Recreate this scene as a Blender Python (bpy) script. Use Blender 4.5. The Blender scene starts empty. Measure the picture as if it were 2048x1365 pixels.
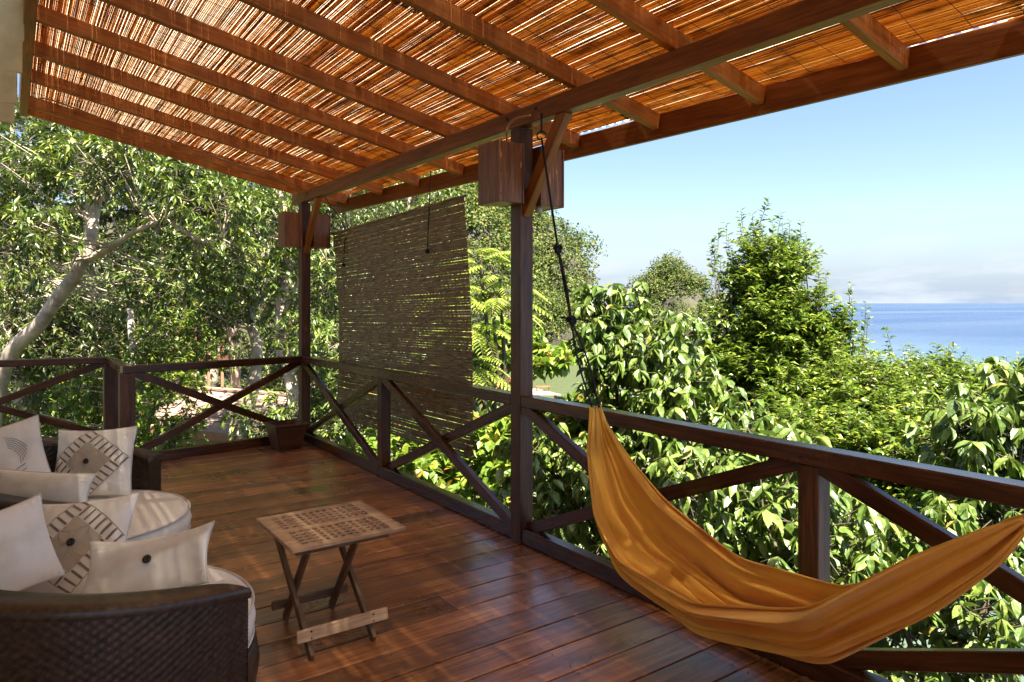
import bpy, math, random
import numpy as np
from mathutils import Vector, Matrix

R = math.radians
sc = bpy.context.scene
col = sc.collection
rng = np.random.default_rng(7)
random.seed(7)

# ------------------------------------------------------------------ camera, sky, sun, exposure
EYE = 1.6
YAW = R(35.6)
cam = bpy.data.cameras.new('camera')
cam.sensor_width = 36
cam.lens = 1400 / 2048 * 36
cam.shift_y = -75.5 / 2048
cam.clip_start = 0.05
cam.clip_end = 90000
camo = bpy.data.objects.new('camera', cam)
col.objects.link(camo)
camo.location = (0, 0, EYE)
camo.rotation_euler = (R(90), 0, -YAW)
sc.camera = camo

SUN_ELEV = R(64)
SUN_AZ = R(184)          # clockwise from +Y: behind the photographer
world = bpy.data.worlds.new('World')
sc.world = world
world.use_nodes = True
wn = world.node_tree
wn.nodes.clear()
wo = wn.nodes.new('ShaderNodeOutputWorld')
wb = wn.nodes.new('ShaderNodeBackground')
ws = wn.nodes.new('ShaderNodeTexSky')
ws.sky_type = 'NISHITA'
ws.sun_disc = False
ws.sun_elevation = SUN_ELEV
ws.sun_rotation = SUN_AZ
ws.altitude = 5
ws.air_density = 1.0
ws.dust_density = 1.0
ws.ozone_density = 2.0
wb.inputs['Strength'].default_value = 0.05
# pale haze band painted into the sky colour at the horizon, then low cloud puffs
wtc = wn.nodes.new('ShaderNodeTexCoord')
wmp = wn.nodes.new('ShaderNodeMapping')
wmp.inputs['Scale'].default_value = (2.2, 2.2, 17)
wnz = wn.nodes.new('ShaderNodeTexNoise')
wnz.inputs['Scale'].default_value = 2.3
wnz.inputs['Detail'].default_value = 6
wnz.inputs['Roughness'].default_value = 0.55
wrm = wn.nodes.new('ShaderNodeMapRange')
wrm.inputs['From Min'].default_value = 0.05
wrm.inputs['From Max'].default_value = 0.35
wsp = wn.nodes.new('ShaderNodeSeparateXYZ')
wal = wn.nodes.new('ShaderNodeMapRange')
wal.inputs['From Min'].default_value = 0.0
wal.inputs['From Max'].default_value = 0.13
wal.inputs['To Min'].default_value = 1.0
wal.inputs['To Max'].default_value = 0.0
wmu = wn.nodes.new('ShaderNodeMath'); wmu.operation = 'MULTIPLY'
wm2 = wn.nodes.new('ShaderNodeMath'); wm2.operation = 'MULTIPLY'
wm2.inputs[1].default_value = 1.0
wmx = wn.nodes.new('ShaderNodeMix'); wmx.data_type = 'RGBA'
wmx.inputs['B'].default_value = (2.35, 2.85, 3.6, 1)
L = wn.links.new
L(wtc.outputs['Generated'], wmp.inputs['Vector']); L(wmp.outputs[0], wnz.inputs['Vector'])
L(wnz.outputs['Fac'], wrm.inputs['Value']); L(wtc.outputs['Generated'], wsp.inputs[0])
L(wsp.outputs['Z'], wal.inputs['Value']); L(wrm.outputs[0], wmu.inputs[0]); L(wal.outputs[0], wmu.inputs[1])
L(wmu.outputs[0], wm2.inputs[0]); L(wm2.outputs[0], wmx.inputs['Factor'])
wpn = wn.nodes.new('ShaderNodeTexNoise'); wpn.inputs['Scale'].default_value = 4.2; wpn.inputs['Detail'].default_value = 7; wpn.inputs['Roughness'].default_value = 0.6
wpm = wn.nodes.new('ShaderNodeMapping'); wpm.inputs['Scale'].default_value = (1.6, 1.6, 9); wpm.inputs['Location'].default_value = (0.31, 0.17, 0.4)
wpr = wn.nodes.new('ShaderNodeMapRange'); wpr.inputs['From Min'].default_value = 0.46; wpr.inputs['From Max'].default_value = 0.66
wpa = wn.nodes.new('ShaderNodeMapRange'); wpa.inputs['From Min'].default_value = 0.03; wpa.inputs['From Max'].default_value = 0.14; wpa.inputs['To Min'].default_value = 0.75; wpa.inputs['To Max'].default_value = 0.0
wpk = wn.nodes.new('ShaderNodeMath'); wpk.operation = 'MULTIPLY'
wpx = wn.nodes.new('ShaderNodeMix'); wpx.data_type = 'RGBA'; wpx.inputs['B'].default_value = (3.7, 4.05, 4.5, 1)
L(wtc.outputs['Generated'], wpm.inputs['Vector']); L(wpm.outputs[0], wpn.inputs['Vector']); L(wpn.outputs['Fac'], wpr.inputs['Value'])
L(wsp.outputs['Z'], wpa.inputs['Value']); L(wpr.outputs[0], wpk.inputs[0]); L(wpa.outputs[0], wpk.inputs[1]); L(wpk.outputs[0], wpx.inputs['Factor'])
L(ws.outputs[0], wmx.inputs['A']); L(wmx.outputs['Result'], wpx.inputs['A']); L(wpx.outputs['Result'], wb.inputs['Color']); L(wb.outputs[0], wo.inputs['Surface'])

sun = bpy.data.lights.new('sun', 'SUN')
sun.energy = 5.0
sun.angle = R(0.53)
sun.color = (1.0, 0.92, 0.78)
suno = bpy.data.objects.new('sun', sun)
col.objects.link(suno)
suno.rotation_euler = (R(90) - SUN_ELEV, 0, math.pi - SUN_AZ)

sc.view_settings.view_transform = 'Standard'
sc.view_settings.look = 'None'
sc.view_settings.exposure = 2.3
sc.view_settings.gamma = 1
sc.view_settings.use_curve_mapping = False
sc.render.engine = 'CYCLES'
sc.cycles.use_denoising = True
sc.cycles.max_bounces = 9
sc.cycles.diffuse_bounces = 5
sc.cycles.glossy_bounces = 3
sc.cycles.transmission_bounces = 4
sc.cycles.caustics_reflective = False
sc.cycles.caustics_refractive = False

# ------------------------------------------------------------------ helpers
def tag(o, label=None, cat=None, group=None, kind=None):
    if label: o['label'] = label
    if cat: o['category'] = cat
    if group: o['group'] = group
    if kind: o['kind'] = kind
    return o

WM = {}
def empty(name, loc=(0, 0, 0), rz=0.0):
    o = bpy.data.objects.new(name, None)
    col.objects.link(o)
    o.location = loc
    o.rotation_euler = (0, 0, rz)
    o.empty_display_size = 0.1
    WM[o.name] = Matrix.Translation(loc) @ Matrix.Rotation(rz, 4, 'Z')
    return o

def thing(name, label, cat, loc=(0, 0, 0), rz=0.0, group=None):
    return tag(empty(name, loc, rz), label, cat, group)

def np_mesh(name, v, faces, mat, smooth=False):
    """v (N,3); faces = list of int arrays (M,k)"""
    me = bpy.data.meshes.new(name)
    v = np.asarray(v, dtype=np.float32)
    fl = [np.asarray(f, dtype=np.int32) for f in faces if len(f)]
    loops = np.concatenate([f.ravel() for f in fl])
    sizes = np.concatenate([np.full(len(f), f.shape[1], dtype=np.int32) for f in fl])
    starts = np.concatenate([[0], np.cumsum(sizes)[:-1]]).astype(np.int32)
    me.vertices.add(len(v)); me.vertices.foreach_set('co', v.ravel())
    me.loops.add(len(loops)); me.loops.foreach_set('vertex_index', loops)
    me.polygons.add(len(sizes)); me.polygons.foreach_set('loop_start', starts)
    me.polygons.foreach_set('loop_total', sizes)
    me.polygons.foreach_set('use_smooth', np.full(len(sizes), bool(smooth)))
    me.update(calc_edges=True)
    me.validate()
    if mat: me.materials.append(mat)
    return me

def link(name, me, parent=None, mw=None, local=False):
    """mw is a world matrix, or relative to the parent when local"""
    o = bpy.data.objects.new(name, me)
    col.objects.link(o)
    mw = Matrix.Identity(4) if mw is None else mw
    o.matrix_basis = mw
    WM[o.name] = mw
    if parent is not None:
        o.parent = parent
        if local: WM[o.name] = WM[parent.name] @ mw
        else: o.matrix_parent_inverse = WM[parent.name].inverted()
    return o

_boxes = {}
def box_mesh(sx, sy, sz, mat, b=0.004):
    key = (round(sx, 4), round(sy, 4), round(sz, 4), mat.name, b)
    if key in _boxes: return _boxes[key]
    h = np.array([sx, sy, sz]) / 2
    b = min(b, h.min() * 0.45)
    vs, idx = [], {}
    for ax in range(3):
        for s in (-1, 1):
            for t in ((-1, -1), (1, -1), (1, 1), (-1, 1)):
                p = np.zeros(3)
                p[ax] = s * h[ax]
                o = [(ax + 1) % 3, (ax + 2) % 3]
                p[o[0]] = t[0] * (h[o[0]] - b); p[o[1]] = t[1] * (h[o[1]] - b)
                idx[(ax, s, t)] = len(vs); vs.append(p)
    quads, tris = [], []
    for ax in range(3):
        for s in (-1, 1):
            q = [idx[(ax, s, t)] for t in ((-1, -1), (1, -1), (1, 1), (-1, 1))]
            quads.append(q if s > 0 else q[::-1])
    sg = lambda ax, sx_: sx_[ax]
    def vid(ax, c):   # vertex of face ax at corner sign c
        return idx[(ax, c[ax], (c[(ax + 1) % 3], c[(ax + 2) % 3]))]
    for ax in range(3):             # edges parallel to axis ax, between faces a1,a2
        a1, a2 = (ax + 1) % 3, (ax + 2) % 3
        for s1 in (-1, 1):
            for s2 in (-1, 1):
                c0 = [0, 0, 0]; c1 = [0, 0, 0]
                c0[ax] = -1; c1[ax] = 1
                c0[a1] = c1[a1] = s1; c0[a2] = c1[a2] = s2
                q = [vid(a1, c0), vid(a1, c1), vid(a2, c1), vid(a2, c0)]
                quads.append(q if s1 * s2 < 0 else q[::-1])
    for sx_ in (-1, 1):
        for sy_ in (-1, 1):
            for sz_ in (-1, 1):
                c = (sx_, sy_, sz_)
                t = [vid(0, c), vid(1, c), vid(2, c)]
                tris.append(t if sx_ * sy_ * sz_ > 0 else t[::-1])
    me = np_mesh('box', np.array(vs), [np.array(quads), np.array(tris)], mat)
    _boxes[key] = me
    return me

def frame(p0, p1, up=(0, 0, 1)):
    p0, p1, up = Vector(p0), Vector(p1), Vector(up)
    x = (p1 - p0).normalized()
    y = up.cross(x)
    if y.length < 1e-5: y = Vector((0, 1, 0)).cross(x)
    y.normalize()
    z = x.cross(y)
    m = Matrix((x, y, z)).transposed().to_4x4()
    m.translation = (p0 + p1) / 2
    return m

def bar(name, p0, p1, w, h, mat, parent=None, up=(0, 0, 1), b=0.004, local=False):
    """squared timber from p0 to p1 (centre line), grain along local X"""
    ln = (Vector(p1) - Vector(p0)).length
    return link(name, box_mesh(ln, w, h, mat, b), parent, frame(p0, p1, up), local)

def tubes(paths, sides=6):
    """paths: list of (pts (n,3), radii) -> verts, quads (+end caps left open)"""
    V, Q, base = [], [], 0
    ang = np.arange(sides) * 2 * np.pi / sides
    ca, sa = np.cos(ang), np.sin(ang)
    for pts, rad in paths:
        pts = np.asarray(pts, float)
        n = len(pts)
        rad = np.broadcast_to(np.asarray(rad, float), (n,))
        t = np.gradient(pts, axis=0)
        t /= np.linalg.norm(t, axis=1, keepdims=True) + 1e-9
        ref = np.array([0, 0, 1.0]) if abs(t[:, 2]).mean() < 0.8 else np.array([1.0, 0, 0])
        a = np.cross(t, ref); a /= np.linalg.norm(a, axis=1, keepdims=True) + 1e-9
        b = np.cross(t, a)
        ring = pts[:, None] + rad[:, None, None] * (ca[None, :, None] * a[:, None] + sa[None, :, None] * b[:, None])
        V.append(ring.reshape(-1, 3))
        i = np.arange(n - 1)[:, None] * sides; j = np.arange(sides)[None]
        j2 = (j + 1) % sides
        Q.append(np.stack([i + j, i + j2, i + sides + j2, i + sides + j], -1).reshape(-1, 4) + base)
        base += n * sides
    return np.concatenate(V), np.concatenate(Q)

def tube_obj(name, paths, mat, parent=None, sides=6, smooth=True):
    v, q = tubes(paths, sides)
    return link(name, np_mesh(name, v, [q], mat, smooth), parent)

def bez(pts, n=12):
    """smooth Catmull-Rom through pts"""
    p = np.asarray(pts, float)
    p = np.vstack([2 * p[0] - p[1], p, 2 * p[-1] - p[-2]])
    out = []
    for i in range(1, len(p) - 2):
        t = np.linspace(0, 1, n, endpoint=False)[:, None]
        out.append(0.5 * (2 * p[i] + (p[i + 1] - p[i - 1]) * t + (2 * p[i - 1] - 5 * p[i] + 4 * p[i + 1] - p[i + 2]) * t ** 2
                          + (3 * p[i] - p[i - 1] - 3 * p[i + 1] + p[i + 2]) * t ** 3))
    out.append(p[-2][None])
    return np.concatenate(out)

def vnoise(p, scale=1.0, seed=0):
    """cheap smooth 3-D pseudo-noise in -1..1 from sines"""
    r = np.random.default_rng(seed)
    out = 0
    for k in range(5):
        d = r.normal(size=3); d /= np.linalg.norm(d)
        out = out + np.sin((p @ d) * scale * (1 + 0.45 * k) + r.uniform(0, 6.3)) / (1 + 0.35 * k)
    return out / 3.0

# ------------------------------------------------------------------ materials
def new_mat(name):
    m = bpy.data.materials.new(name)
    m.use_nodes = True
    nt = m.node_tree
    bs = nt.nodes['Principled BSDF']
    return m, nt, bs

def N(nt, typ, **kw):
    n = nt.nodes.new(typ)
    for k, v in kw.items():
        if k in n.inputs: n.inputs[k].default_value = v
        else: setattr(n, k, v)
    return n

def ramp(nt, stops):
    r = nt.nodes.new('ShaderNodeValToRGB')
    e = r.color_ramp.elements
    while len(e) < len(stops): e.new(0.5)
    for i, (p, c) in enumerate(stops):
        e[i].position = p
        e[i].color = (*c, 1) if len(c) == 3 else c
    return r

def wood(name, dark, mid, light, rough=(0.3, 0.5), scale=1.0, bump=0.25, vary=0.35, wear=None, spec=0.5):
    m, nt, bs = new_mat(name)
    l = nt.links.new
    tc = N(nt, 'ShaderNodeTexCoord'); oi = N(nt, 'ShaderNodeObjectInfo')
    off = N(nt, 'ShaderNodeVectorMath', operation='MULTIPLY_ADD')
    off.inputs[1].default_value = (1, 1, 1)
    cmb = N(nt, 'ShaderNodeCombineXYZ')
    mu = N(nt, 'ShaderNodeMath', operation='MULTIPLY'); mu.inputs[1].default_value = 37.0
    l(oi.outputs['Random'], mu.inputs[0])
    for i in range(3): l(mu.outputs[0], cmb.inputs[i])
    l(tc.outputs['Object'], off.inputs[0]); l(cmb.outputs[0], off.inputs[2])
    mp = N(nt, 'ShaderNodeMapping'); mp.inputs['Scale'].default_value = (1.1 * scale, 16 * scale, 16 * scale)
    l(off.outputs[0], mp.inputs['Vector'])
    n1 = N(nt, 'ShaderNodeTexNoise', Scale=2.2, Detail=8.0, Roughness=0.62, Distortion=0.8)
    l(mp.outputs[0], n1.inputs['Vector'])
    mp2 = N(nt, 'ShaderNodeMapping'); mp2.inputs['Scale'].default_value = (3 * scale, 60 * scale, 60 * scale)
    l(off.outputs[0], mp2.inputs['Vector'])
    n2 = N(nt, 'ShaderNodeTexNoise', Scale=2.0, Detail=4.0, Roughness=0.6)
    l(mp2.outputs[0], n2.inputs['Vector'])
    mixf = N(nt, 'ShaderNodeMath', operation='MULTIPLY_ADD'); mixf.inputs[1].default_value = 0.4
    l(n2.outputs['Fac'], mixf.inputs[0]); 
    sub = N(nt, 'ShaderNodeMath', operation='MULTIPLY_ADD'); sub.inputs[1].default_value = 0.9; sub.inputs[2].default_value = -0.15
    l(n1.outputs['Fac'], sub.inputs[0]); l(sub.outputs[0], mixf.inputs[2])
    rp = ramp(nt, [(0.28, dark), (0.5, mid), (0.72, light)])
    l(mixf.outputs[0], rp.inputs[0])
    n3 = N(nt, 'ShaderNodeTexNoise', Scale=1.7, Detail=5.0, Roughness=0.6)
    l(off.outputs[0], n3.inputs['Vector'])
    hs = N(nt, 'ShaderNodeHueSaturation')
    vv = N(nt, 'ShaderNodeMath', operation='MULTIPLY_ADD'); vv.inputs[1].default_value = vary; vv.inputs[2].default_value = 1 - vary / 2
    l(oi.outputs['Random'], vv.inputs[0])
    v3 = N(nt, 'ShaderNodeMapRange'); v3.inputs['From Min'].default_value = 0.3; v3.inputs['From Max'].default_value = 0.7
    v3.inputs['To Min'].default_value = 0.72; v3.inputs['To Max'].default_value = 1.2
    l(n3.outputs['Fac'], v3.inputs['Value'])
    vm = N(nt, 'ShaderNodeMath', operation='MULTIPLY'); l(vv.outputs[0], vm.inputs[0]); l(v3.outputs[0], vm.inputs[1])
    l(vm.outputs[0], hs.inputs['Value']); l(rp.outputs[0], hs.inputs['Color'])
    out = hs.outputs[0]
    rr = N(nt, 'ShaderNodeMapRange'); rr.inputs['From Min'].default_value = 0.3; rr.inputs['From Max'].default_value = 0.7
    rr.inputs['To Min'].default_value = rough[0]; rr.inputs['To Max'].default_value = rough[1]
    l(n3.outputs['Fac'], rr.inputs['Value'])
    if wear:        # dark scuffs, knots and worn streaks with a shape of their own
        mp4 = N(nt, 'ShaderNodeMapping'); mp4.inputs['Scale'].default_value = (2.2, 9, 9)
        l(off.outputs[0], mp4.inputs['Vector'])
        n4 = N(nt, 'ShaderNodeTexNoise', Scale=1.6, Detail=7.0, Roughness=0.7, Distortion=1.5)
        l(mp4.outputs[0], n4.inputs['Vector'])
        r4 = ramp(nt, [(0.60, (0, 0, 0)), (0.72, (1, 1, 1))])
        l(n4.outputs['Fac'], r4.inputs[0])
        mx = N(nt, 'ShaderNodeMix', data_type='RGBA'); mx.inputs['B'].default_value = (*wear, 1)
        mm = N(nt, 'ShaderNodeMath', operation='MULTIPLY'); mm.inputs[1].default_value = 0.65
        l(r4.outputs[0], mm.inputs[0]); l(mm.outputs[0], mx.inputs['Factor']); l(out, mx.inputs['A'])
        out = mx.outputs['Result']
    l(out, bs.inputs['Base Color']); l(rr.outputs[0], bs.inputs['Roughness'])
    bs.inputs['Specular IOR Level'].default_value = spec
    bp = N(nt, 'ShaderNodeBump', Strength=bump, Distance=0.004)
    l(mixf.outputs[0], bp.inputs['Height']); l(bp.outputs[0], bs.inputs['Normal'])
    return m

def plain(name, c, rough=0.6, nscale=20.0, amt=0.25, bump=0.0, metallic=0.0, spec=0.5, coord='Object'):
    m, nt, bs = new_mat(name)
    l = nt.links.new
    tc = N(nt, 'ShaderNodeTexCoord')
    n1 = N(nt, 'ShaderNodeTexNoise', Scale=nscale, Detail=6.0, Roughness=0.6)
    l(tc.outputs[coord], n1.inputs['Vector'])
    a = tuple(x * (1 - amt) for x in c); b = tuple(min(1, x * (1 + amt)) for x in c)
    rp = ramp(nt, [(0.3, a), (0.7, b)])
    l(n1.outputs['Fac'], rp.inputs[0]); l(rp.outputs[0], bs.inputs['Base Color'])
    bs.inputs['Roughness'].default_value = rough
    bs.inputs['Metallic'].default_value = metallic
    bs.inputs['Specular IOR Level'].default_value = spec
    if bump:
        bp = N(nt, 'ShaderNodeBump', Strength=bump, Distance=0.01)
        l(n1.outputs['Fac'], bp.inputs['Height']); l(bp.outputs[0], bs.inputs['Normal'])
    return m

def leaf_mat(name, stops, rough=0.35, trans=0.3, spec=0.5, tcol=(0.25, 0.4, 0.04), mott=28.0):
    m, nt, bs = new_mat(name)
    l = nt.links.new
    ge = N(nt, 'ShaderNodeNewGeometry'); oi = N(nt, 'ShaderNodeObjectInfo')
    ad = N(nt, 'ShaderNodeMath', operation='ADD'); fr = N(nt, 'ShaderNodeMath', operation='FRACT')
    l(ge.outputs['Random Per Island'], ad.inputs[0]); l(oi.outputs['Random'], ad.inputs[1]); l(ad.outputs[0], fr.inputs[0])
    rp = ramp(nt, stops)
    l(fr.outputs[0], rp.inputs[0])
    nz = N(nt, 'ShaderNodeTexNoise', Scale=mott, Detail=3.0, Roughness=0.6); l(ge.outputs['Position'], nz.inputs['Vector'])
    hv = N(nt, 'ShaderNodeHueSaturation'); mr = N(nt, 'ShaderNodeMapRange')
    mr.inputs['From Min'].default_value = 0.3; mr.inputs['From Max'].default_value = 0.7; mr.inputs['To Min'].default_value = 0.62; mr.inputs['To Max'].default_value = 1.35
    l(nz.outputs['Fac'], mr.inputs['Value']); l(mr.outputs[0], hv.inputs['Value']); l(rp.outputs[0], hv.inputs['Color'])
    rp = hv
    bp = N(nt, 'ShaderNodeBump', Strength=0.35, Distance=0.02); l(nz.outputs['Fac'], bp.inputs['Height']); l(bp.outputs[0], bs.inputs['Normal'])
    l(rp.outputs[0], bs.inputs['Base Color'])
    bs.inputs['Roughness'].default_value = rough
    bs.inputs['Specular IOR Level'].default_value = spec
    tr = N(nt, 'ShaderNodeBsdfTranslucent')
    tm = N(nt, 'ShaderNodeMix', data_type='RGBA', Factor=0.5); tm.inputs['B'].default_value = (*tcol, 1)
    l(rp.outputs[0], tm.inputs['A']); l(tm.outputs['Result'], tr.inputs['Color'])
    mx = N(nt, 'ShaderNodeMixShader', Fac=trans)
    l(bs.outputs[0], mx.inputs[1]); l(tr.outputs[0], mx.inputs[2])
    l(mx.outputs[0], nt.nodes['Material Output'].inputs['Surface'])
    return m

M = {}
M['deck'] = wood('varnished deck boards', (0.11, 0.034, 0.010), (0.31, 0.107, 0.03), (0.48, 0.21, 0.066), (0.2, 0.46), 0.8, 0.25, 0.7, wear=(0.055, 0.024, 0.014), spec=0.6)
_db = M['deck'].node_tree.nodes['Principled BSDF']
_db.inputs['Coat Weight'].default_value = 0.55
_db.inputs['Coat Roughness'].default_value = 0.24
M['rail'] = wood('dark varnished rail timber', (0.03, 0.0095, 0.004), (0.075, 0.024, 0.009), (0.14, 0.05, 0.02), (0.14, 0.3), 1.0, 0.25, 0.25)
M['post'] = wood('red brown post timber', (0.03, 0.01, 0.0045), (0.085, 0.03, 0.012), (0.17, 0.068, 0.028), (0.35, 0.55), 1.0, 0.3, 0.25)
M['rafter'] = wood('orange brown rafter timber', (0.22, 0.062, 0.009), (0.40, 0.128, 0.018), (0.55, 0.21, 0.036), (0.4, 0.6), 1.0, 0.2, 0.25)
M['beam'] = wood('roof beam timber', (0.12, 0.034, 0.008), (0.24, 0.075, 0.015), (0.36, 0.13, 0.03), (0.35, 0.55), 1.0, 0.2, 0.2)
M['boxwood'] = wood('lamp box wood', (0.085, 0.026, 0.008), (0.21, 0.075, 0.02), (0.34, 0.14, 0.042), (0.4, 0.55), 1.2, 0.25, 0.2)
M['teak'] = wood('weathered teak', (0.27, 0.15, 0.075), (0.46, 0.28, 0.15), (0.6, 0.4, 0.24), (0.5, 0.65), 1.6, 0.3, 0.25)
M['tleg'] = wood('dark teak legs', (0.09, 0.045, 0.02), (0.17, 0.09, 0.042), (0.28, 0.155, 0.075), (0.5, 0.65), 1.6, 0.3, 0.25)
M['iron'] = plain('black iron', (0.015, 0.014, 0.013), 0.5, 60, 0.3, 0.1)
M['rope'] = plain('black rope', (0.012, 0.012, 0.013), 0.8, 300, 0.4, 0.5)
M['paint'] = plain('cream painted boards', (0.74, 0.64, 0.36), 0.6, 9, 0.12, 0.15)
M['cable'] = plain('pale cable', (0.35, 0.2, 0.09), 0.6, 40, 0.2)
M['string'] = plain('white cotton string', (0.7, 0.68, 0.62), 0.9, 200, 0.2, 0.4)

def reed_material():
    m, nt, bs = new_mat('dry reed')
    l = nt.links.new
    ge = N(nt, 'ShaderNodeNewGeometry')
    rp = ramp(nt, [(0.0, (0.27, 0.088, 0.018)), (0.3, (0.46, 0.2, 0.045)), (0.65, (0.58, 0.31, 0.08)), (1.0, (0.68, 0.45, 0.15))])
    l(ge.outputs['Random Per Island'], rp.inputs[0])
    tc = N(nt, 'ShaderNodeTexCoord')
    mp = N(nt, 'ShaderNodeMapping'); mp.inputs['Scale'].default_value = (6, 2.0, 6)
    l(tc.outputs['Object'], mp.inputs['Vector'])
    n1 = N(nt, 'ShaderNodeTexNoise', Scale=2.5, Detail=5.0, Roughness=0.65); l(mp.outputs[0], n1.inputs['Vector'])
    r2 = ramp(nt, [(0.30, (0.35, 0.22, 0.14)), (0.52, (1, 1, 1))]); l(n1.outputs['Fac'], r2.inputs[0])
    mx = N(nt, 'ShaderNodeMix', data_type='RGBA', blend_type='MULTIPLY', Factor=0.85)
    l(rp.outputs[0], mx.inputs['A']); l(r2.outputs[0], mx.inputs['B'])
    l(mx.outputs['Result'], bs.inputs['Base Color'])
    bs.inputs['Roughness'].default_value = 0.5
    tr = N(nt, 'ShaderNodeBsdfTranslucent'); l(mx.outputs['Result'], tr.inputs['Color'])
    ms = N(nt, 'ShaderNodeMixShader', Fac=0.46)
    l(bs.outputs[0], ms.inputs[1]); l(tr.outputs[0], ms.inputs[2])
    l(ms.outputs[0], nt.nodes['Material Output'].inputs['Surface'])
    return m
M['reed'] = reed_material()

def slat_material():
    m, nt, bs = new_mat('brown bamboo slat')
    l = nt.links.new
    tc = N(nt, 'ShaderNodeTexCoord'); oi = N(nt, 'ShaderNodeObjectInfo')
    mp = N(nt, 'ShaderNodeMapping'); mp.inputs['Scale'].default_value = (5, 40, 40)
    cm = N(nt, 'ShaderNodeCombineXYZ'); mu = N(nt, 'ShaderNodeMath', operation='MULTIPLY'); mu.inputs[1].default_value = 50
    l(oi.outputs['Random'], mu.inputs[0]); l(mu.outputs[0], cm.inputs[0]); l(cm.outputs[0], mp.inputs['Location'])
    l(tc.outputs['Object'], mp.inputs['Vector'])
    n1 = N(nt, 'ShaderNodeTexNoise', Scale=1.4, Detail=4.0, Roughness=0.6); l(mp.outputs[0], n1.inputs['Vector'])
    rp = ramp(nt, [(0.3, (0.13, 0.075, 0.037)), (0.5, (0.36, 0.235, 0.125)), (0.75, (0.58, 0.43, 0.26))]); l(n1.outputs['Fac'], rp.inputs[0])
    l(rp.outputs[0], bs.inputs['Base Color']); bs.inputs['Roughness'].default_value = 0.6
    tr = N(nt, 'ShaderNodeBsdfTranslucent'); l(rp.outputs[0], tr.inputs['Color'])
    ms = N(nt, 'ShaderNodeMixShader', Fac=0.35)
    l(bs.outputs[0], ms.inputs[1]); l(tr.outputs[0], ms.inputs[2]); l(ms.outputs[0], nt.nodes['Material Output'].inputs['Surface'])
    return m
M['slat'] = slat_material()

def cloth(name, c, rough=0.9, weave=700, bump=0.15, sheen=0.2, amt=0.06, trans=0.0, stain=None):
    m, nt, bs = new_mat(name)
    l = nt.links.new
    tc = N(nt, 'ShaderNodeTexCoord')
    n1 = N(nt, 'ShaderNodeTexNoise', Scale=5.0, Detail=6.0, Roughness=0.6); l(tc.outputs['Object'], n1.inputs['Vector'])
    a = tuple(x * (1 - amt) for x in c); b = tuple(min(1, x * (1 + amt)) for x in c)
    rp = ramp(nt, [(0.32, stain or a), (0.5, c), (0.7, b)]); l(n1.outputs['Fac'], rp.inputs[0])
    l(rp.outputs[0], bs.inputs['Base Color']); bs.inputs['Roughness'].default_value = rough
    bs.inputs['Sheen Weight'].default_value = sheen
    bs.inputs['Specular IOR Level'].default_value = 0.2
    n2 = N(nt, 'ShaderNodeTexNoise', Scale=weave, Detail=2.0); l(tc.outputs['Object'], n2.inputs['Vector'])
    n3 = N(nt, 'ShaderNodeTexNoise', Scale=14.0, Detail=3.0); l(tc.outputs['Object'], n3.inputs['Vector'])
    sm = N(nt, 'ShaderNodeMath', operation='MULTIPLY_ADD'); sm.inputs[1].default_value = 3.0
    l(n3.outputs['Fac'], sm.inputs[0]); l(n2.outputs['Fac'], sm.inputs[2])
    bp = N(nt, 'ShaderNodeBump', Strength=bump, Distance=0.004); l(sm.outputs[0], bp.inputs['Height']); l(bp.outputs[0], bs.inputs['Normal'])
    if trans:
        tr = N(nt, 'ShaderNodeBsdfTranslucent'); l(rp.outputs[0], tr.inputs['Color'])
        ms = N(nt, 'ShaderNodeMixShader', Fac=trans)
        l(bs.outputs[0], ms.inputs[1]); l(tr.outputs[0], ms.inputs[2]); l(ms.outputs[0], nt.nodes['Material Output'].inputs['Surface'])
    return m
M['linen'] = cloth('off white linen', (0.86, 0.83, 0.78), stain=(0.74, 0.68, 0.6))
M['canvas'] = cloth('cream canvas cushion', (0.86, 0.8, 0.69), amt=0.05)
M['piping'] = cloth('grey white piping', (0.6, 0.57, 0.53))
M['stitch'] = cloth('brown embroidery thread', (0.25, 0.18, 0.125), amt=0.35)
M['stitch_pale'] = cloth('pale embroidery thread', (0.62, 0.53, 0.43), amt=0.2)
M['patch'] = cloth('beige appliqué patch', (0.53, 0.46, 0.38), amt=0.1)
M['ink'] = cloth('grey stitched lettering', (0.22, 0.2, 0.19), amt=0.2)
M['hammock'] = cloth('orange cotton hammock', (0.98, 0.54, 0.085), 0.8, 900, 0.3, 0.3, 0.08, 0.2)
M['button'] = plain('dark wooden button', (0.03, 0.018, 0.014), 0.35, 80, 0.3)

def rattan_material():
    m, nt, bs = new_mat('dark brown synthetic rattan')
    l = nt.links.new
    tc = N(nt, 'ShaderNodeTexCoord')
    n1 = N(nt, 'ShaderNodeTexNoise', Scale=55.0, Detail=3.0); l(tc.outputs['Object'], n1.inputs['Vector'])
    rp = ramp(nt, [(0.3, (0.022, 0.012, 0.008)), (0.7, (0.07, 0.038, 0.022))]); l(n1.outputs['Fac'], rp.inputs[0])
    l(rp.outputs[0], bs.inputs['Base Color']); bs.inputs['Roughness'].default_value = 0.33
    return m
M['rattan'] = rattan_material()

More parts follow.
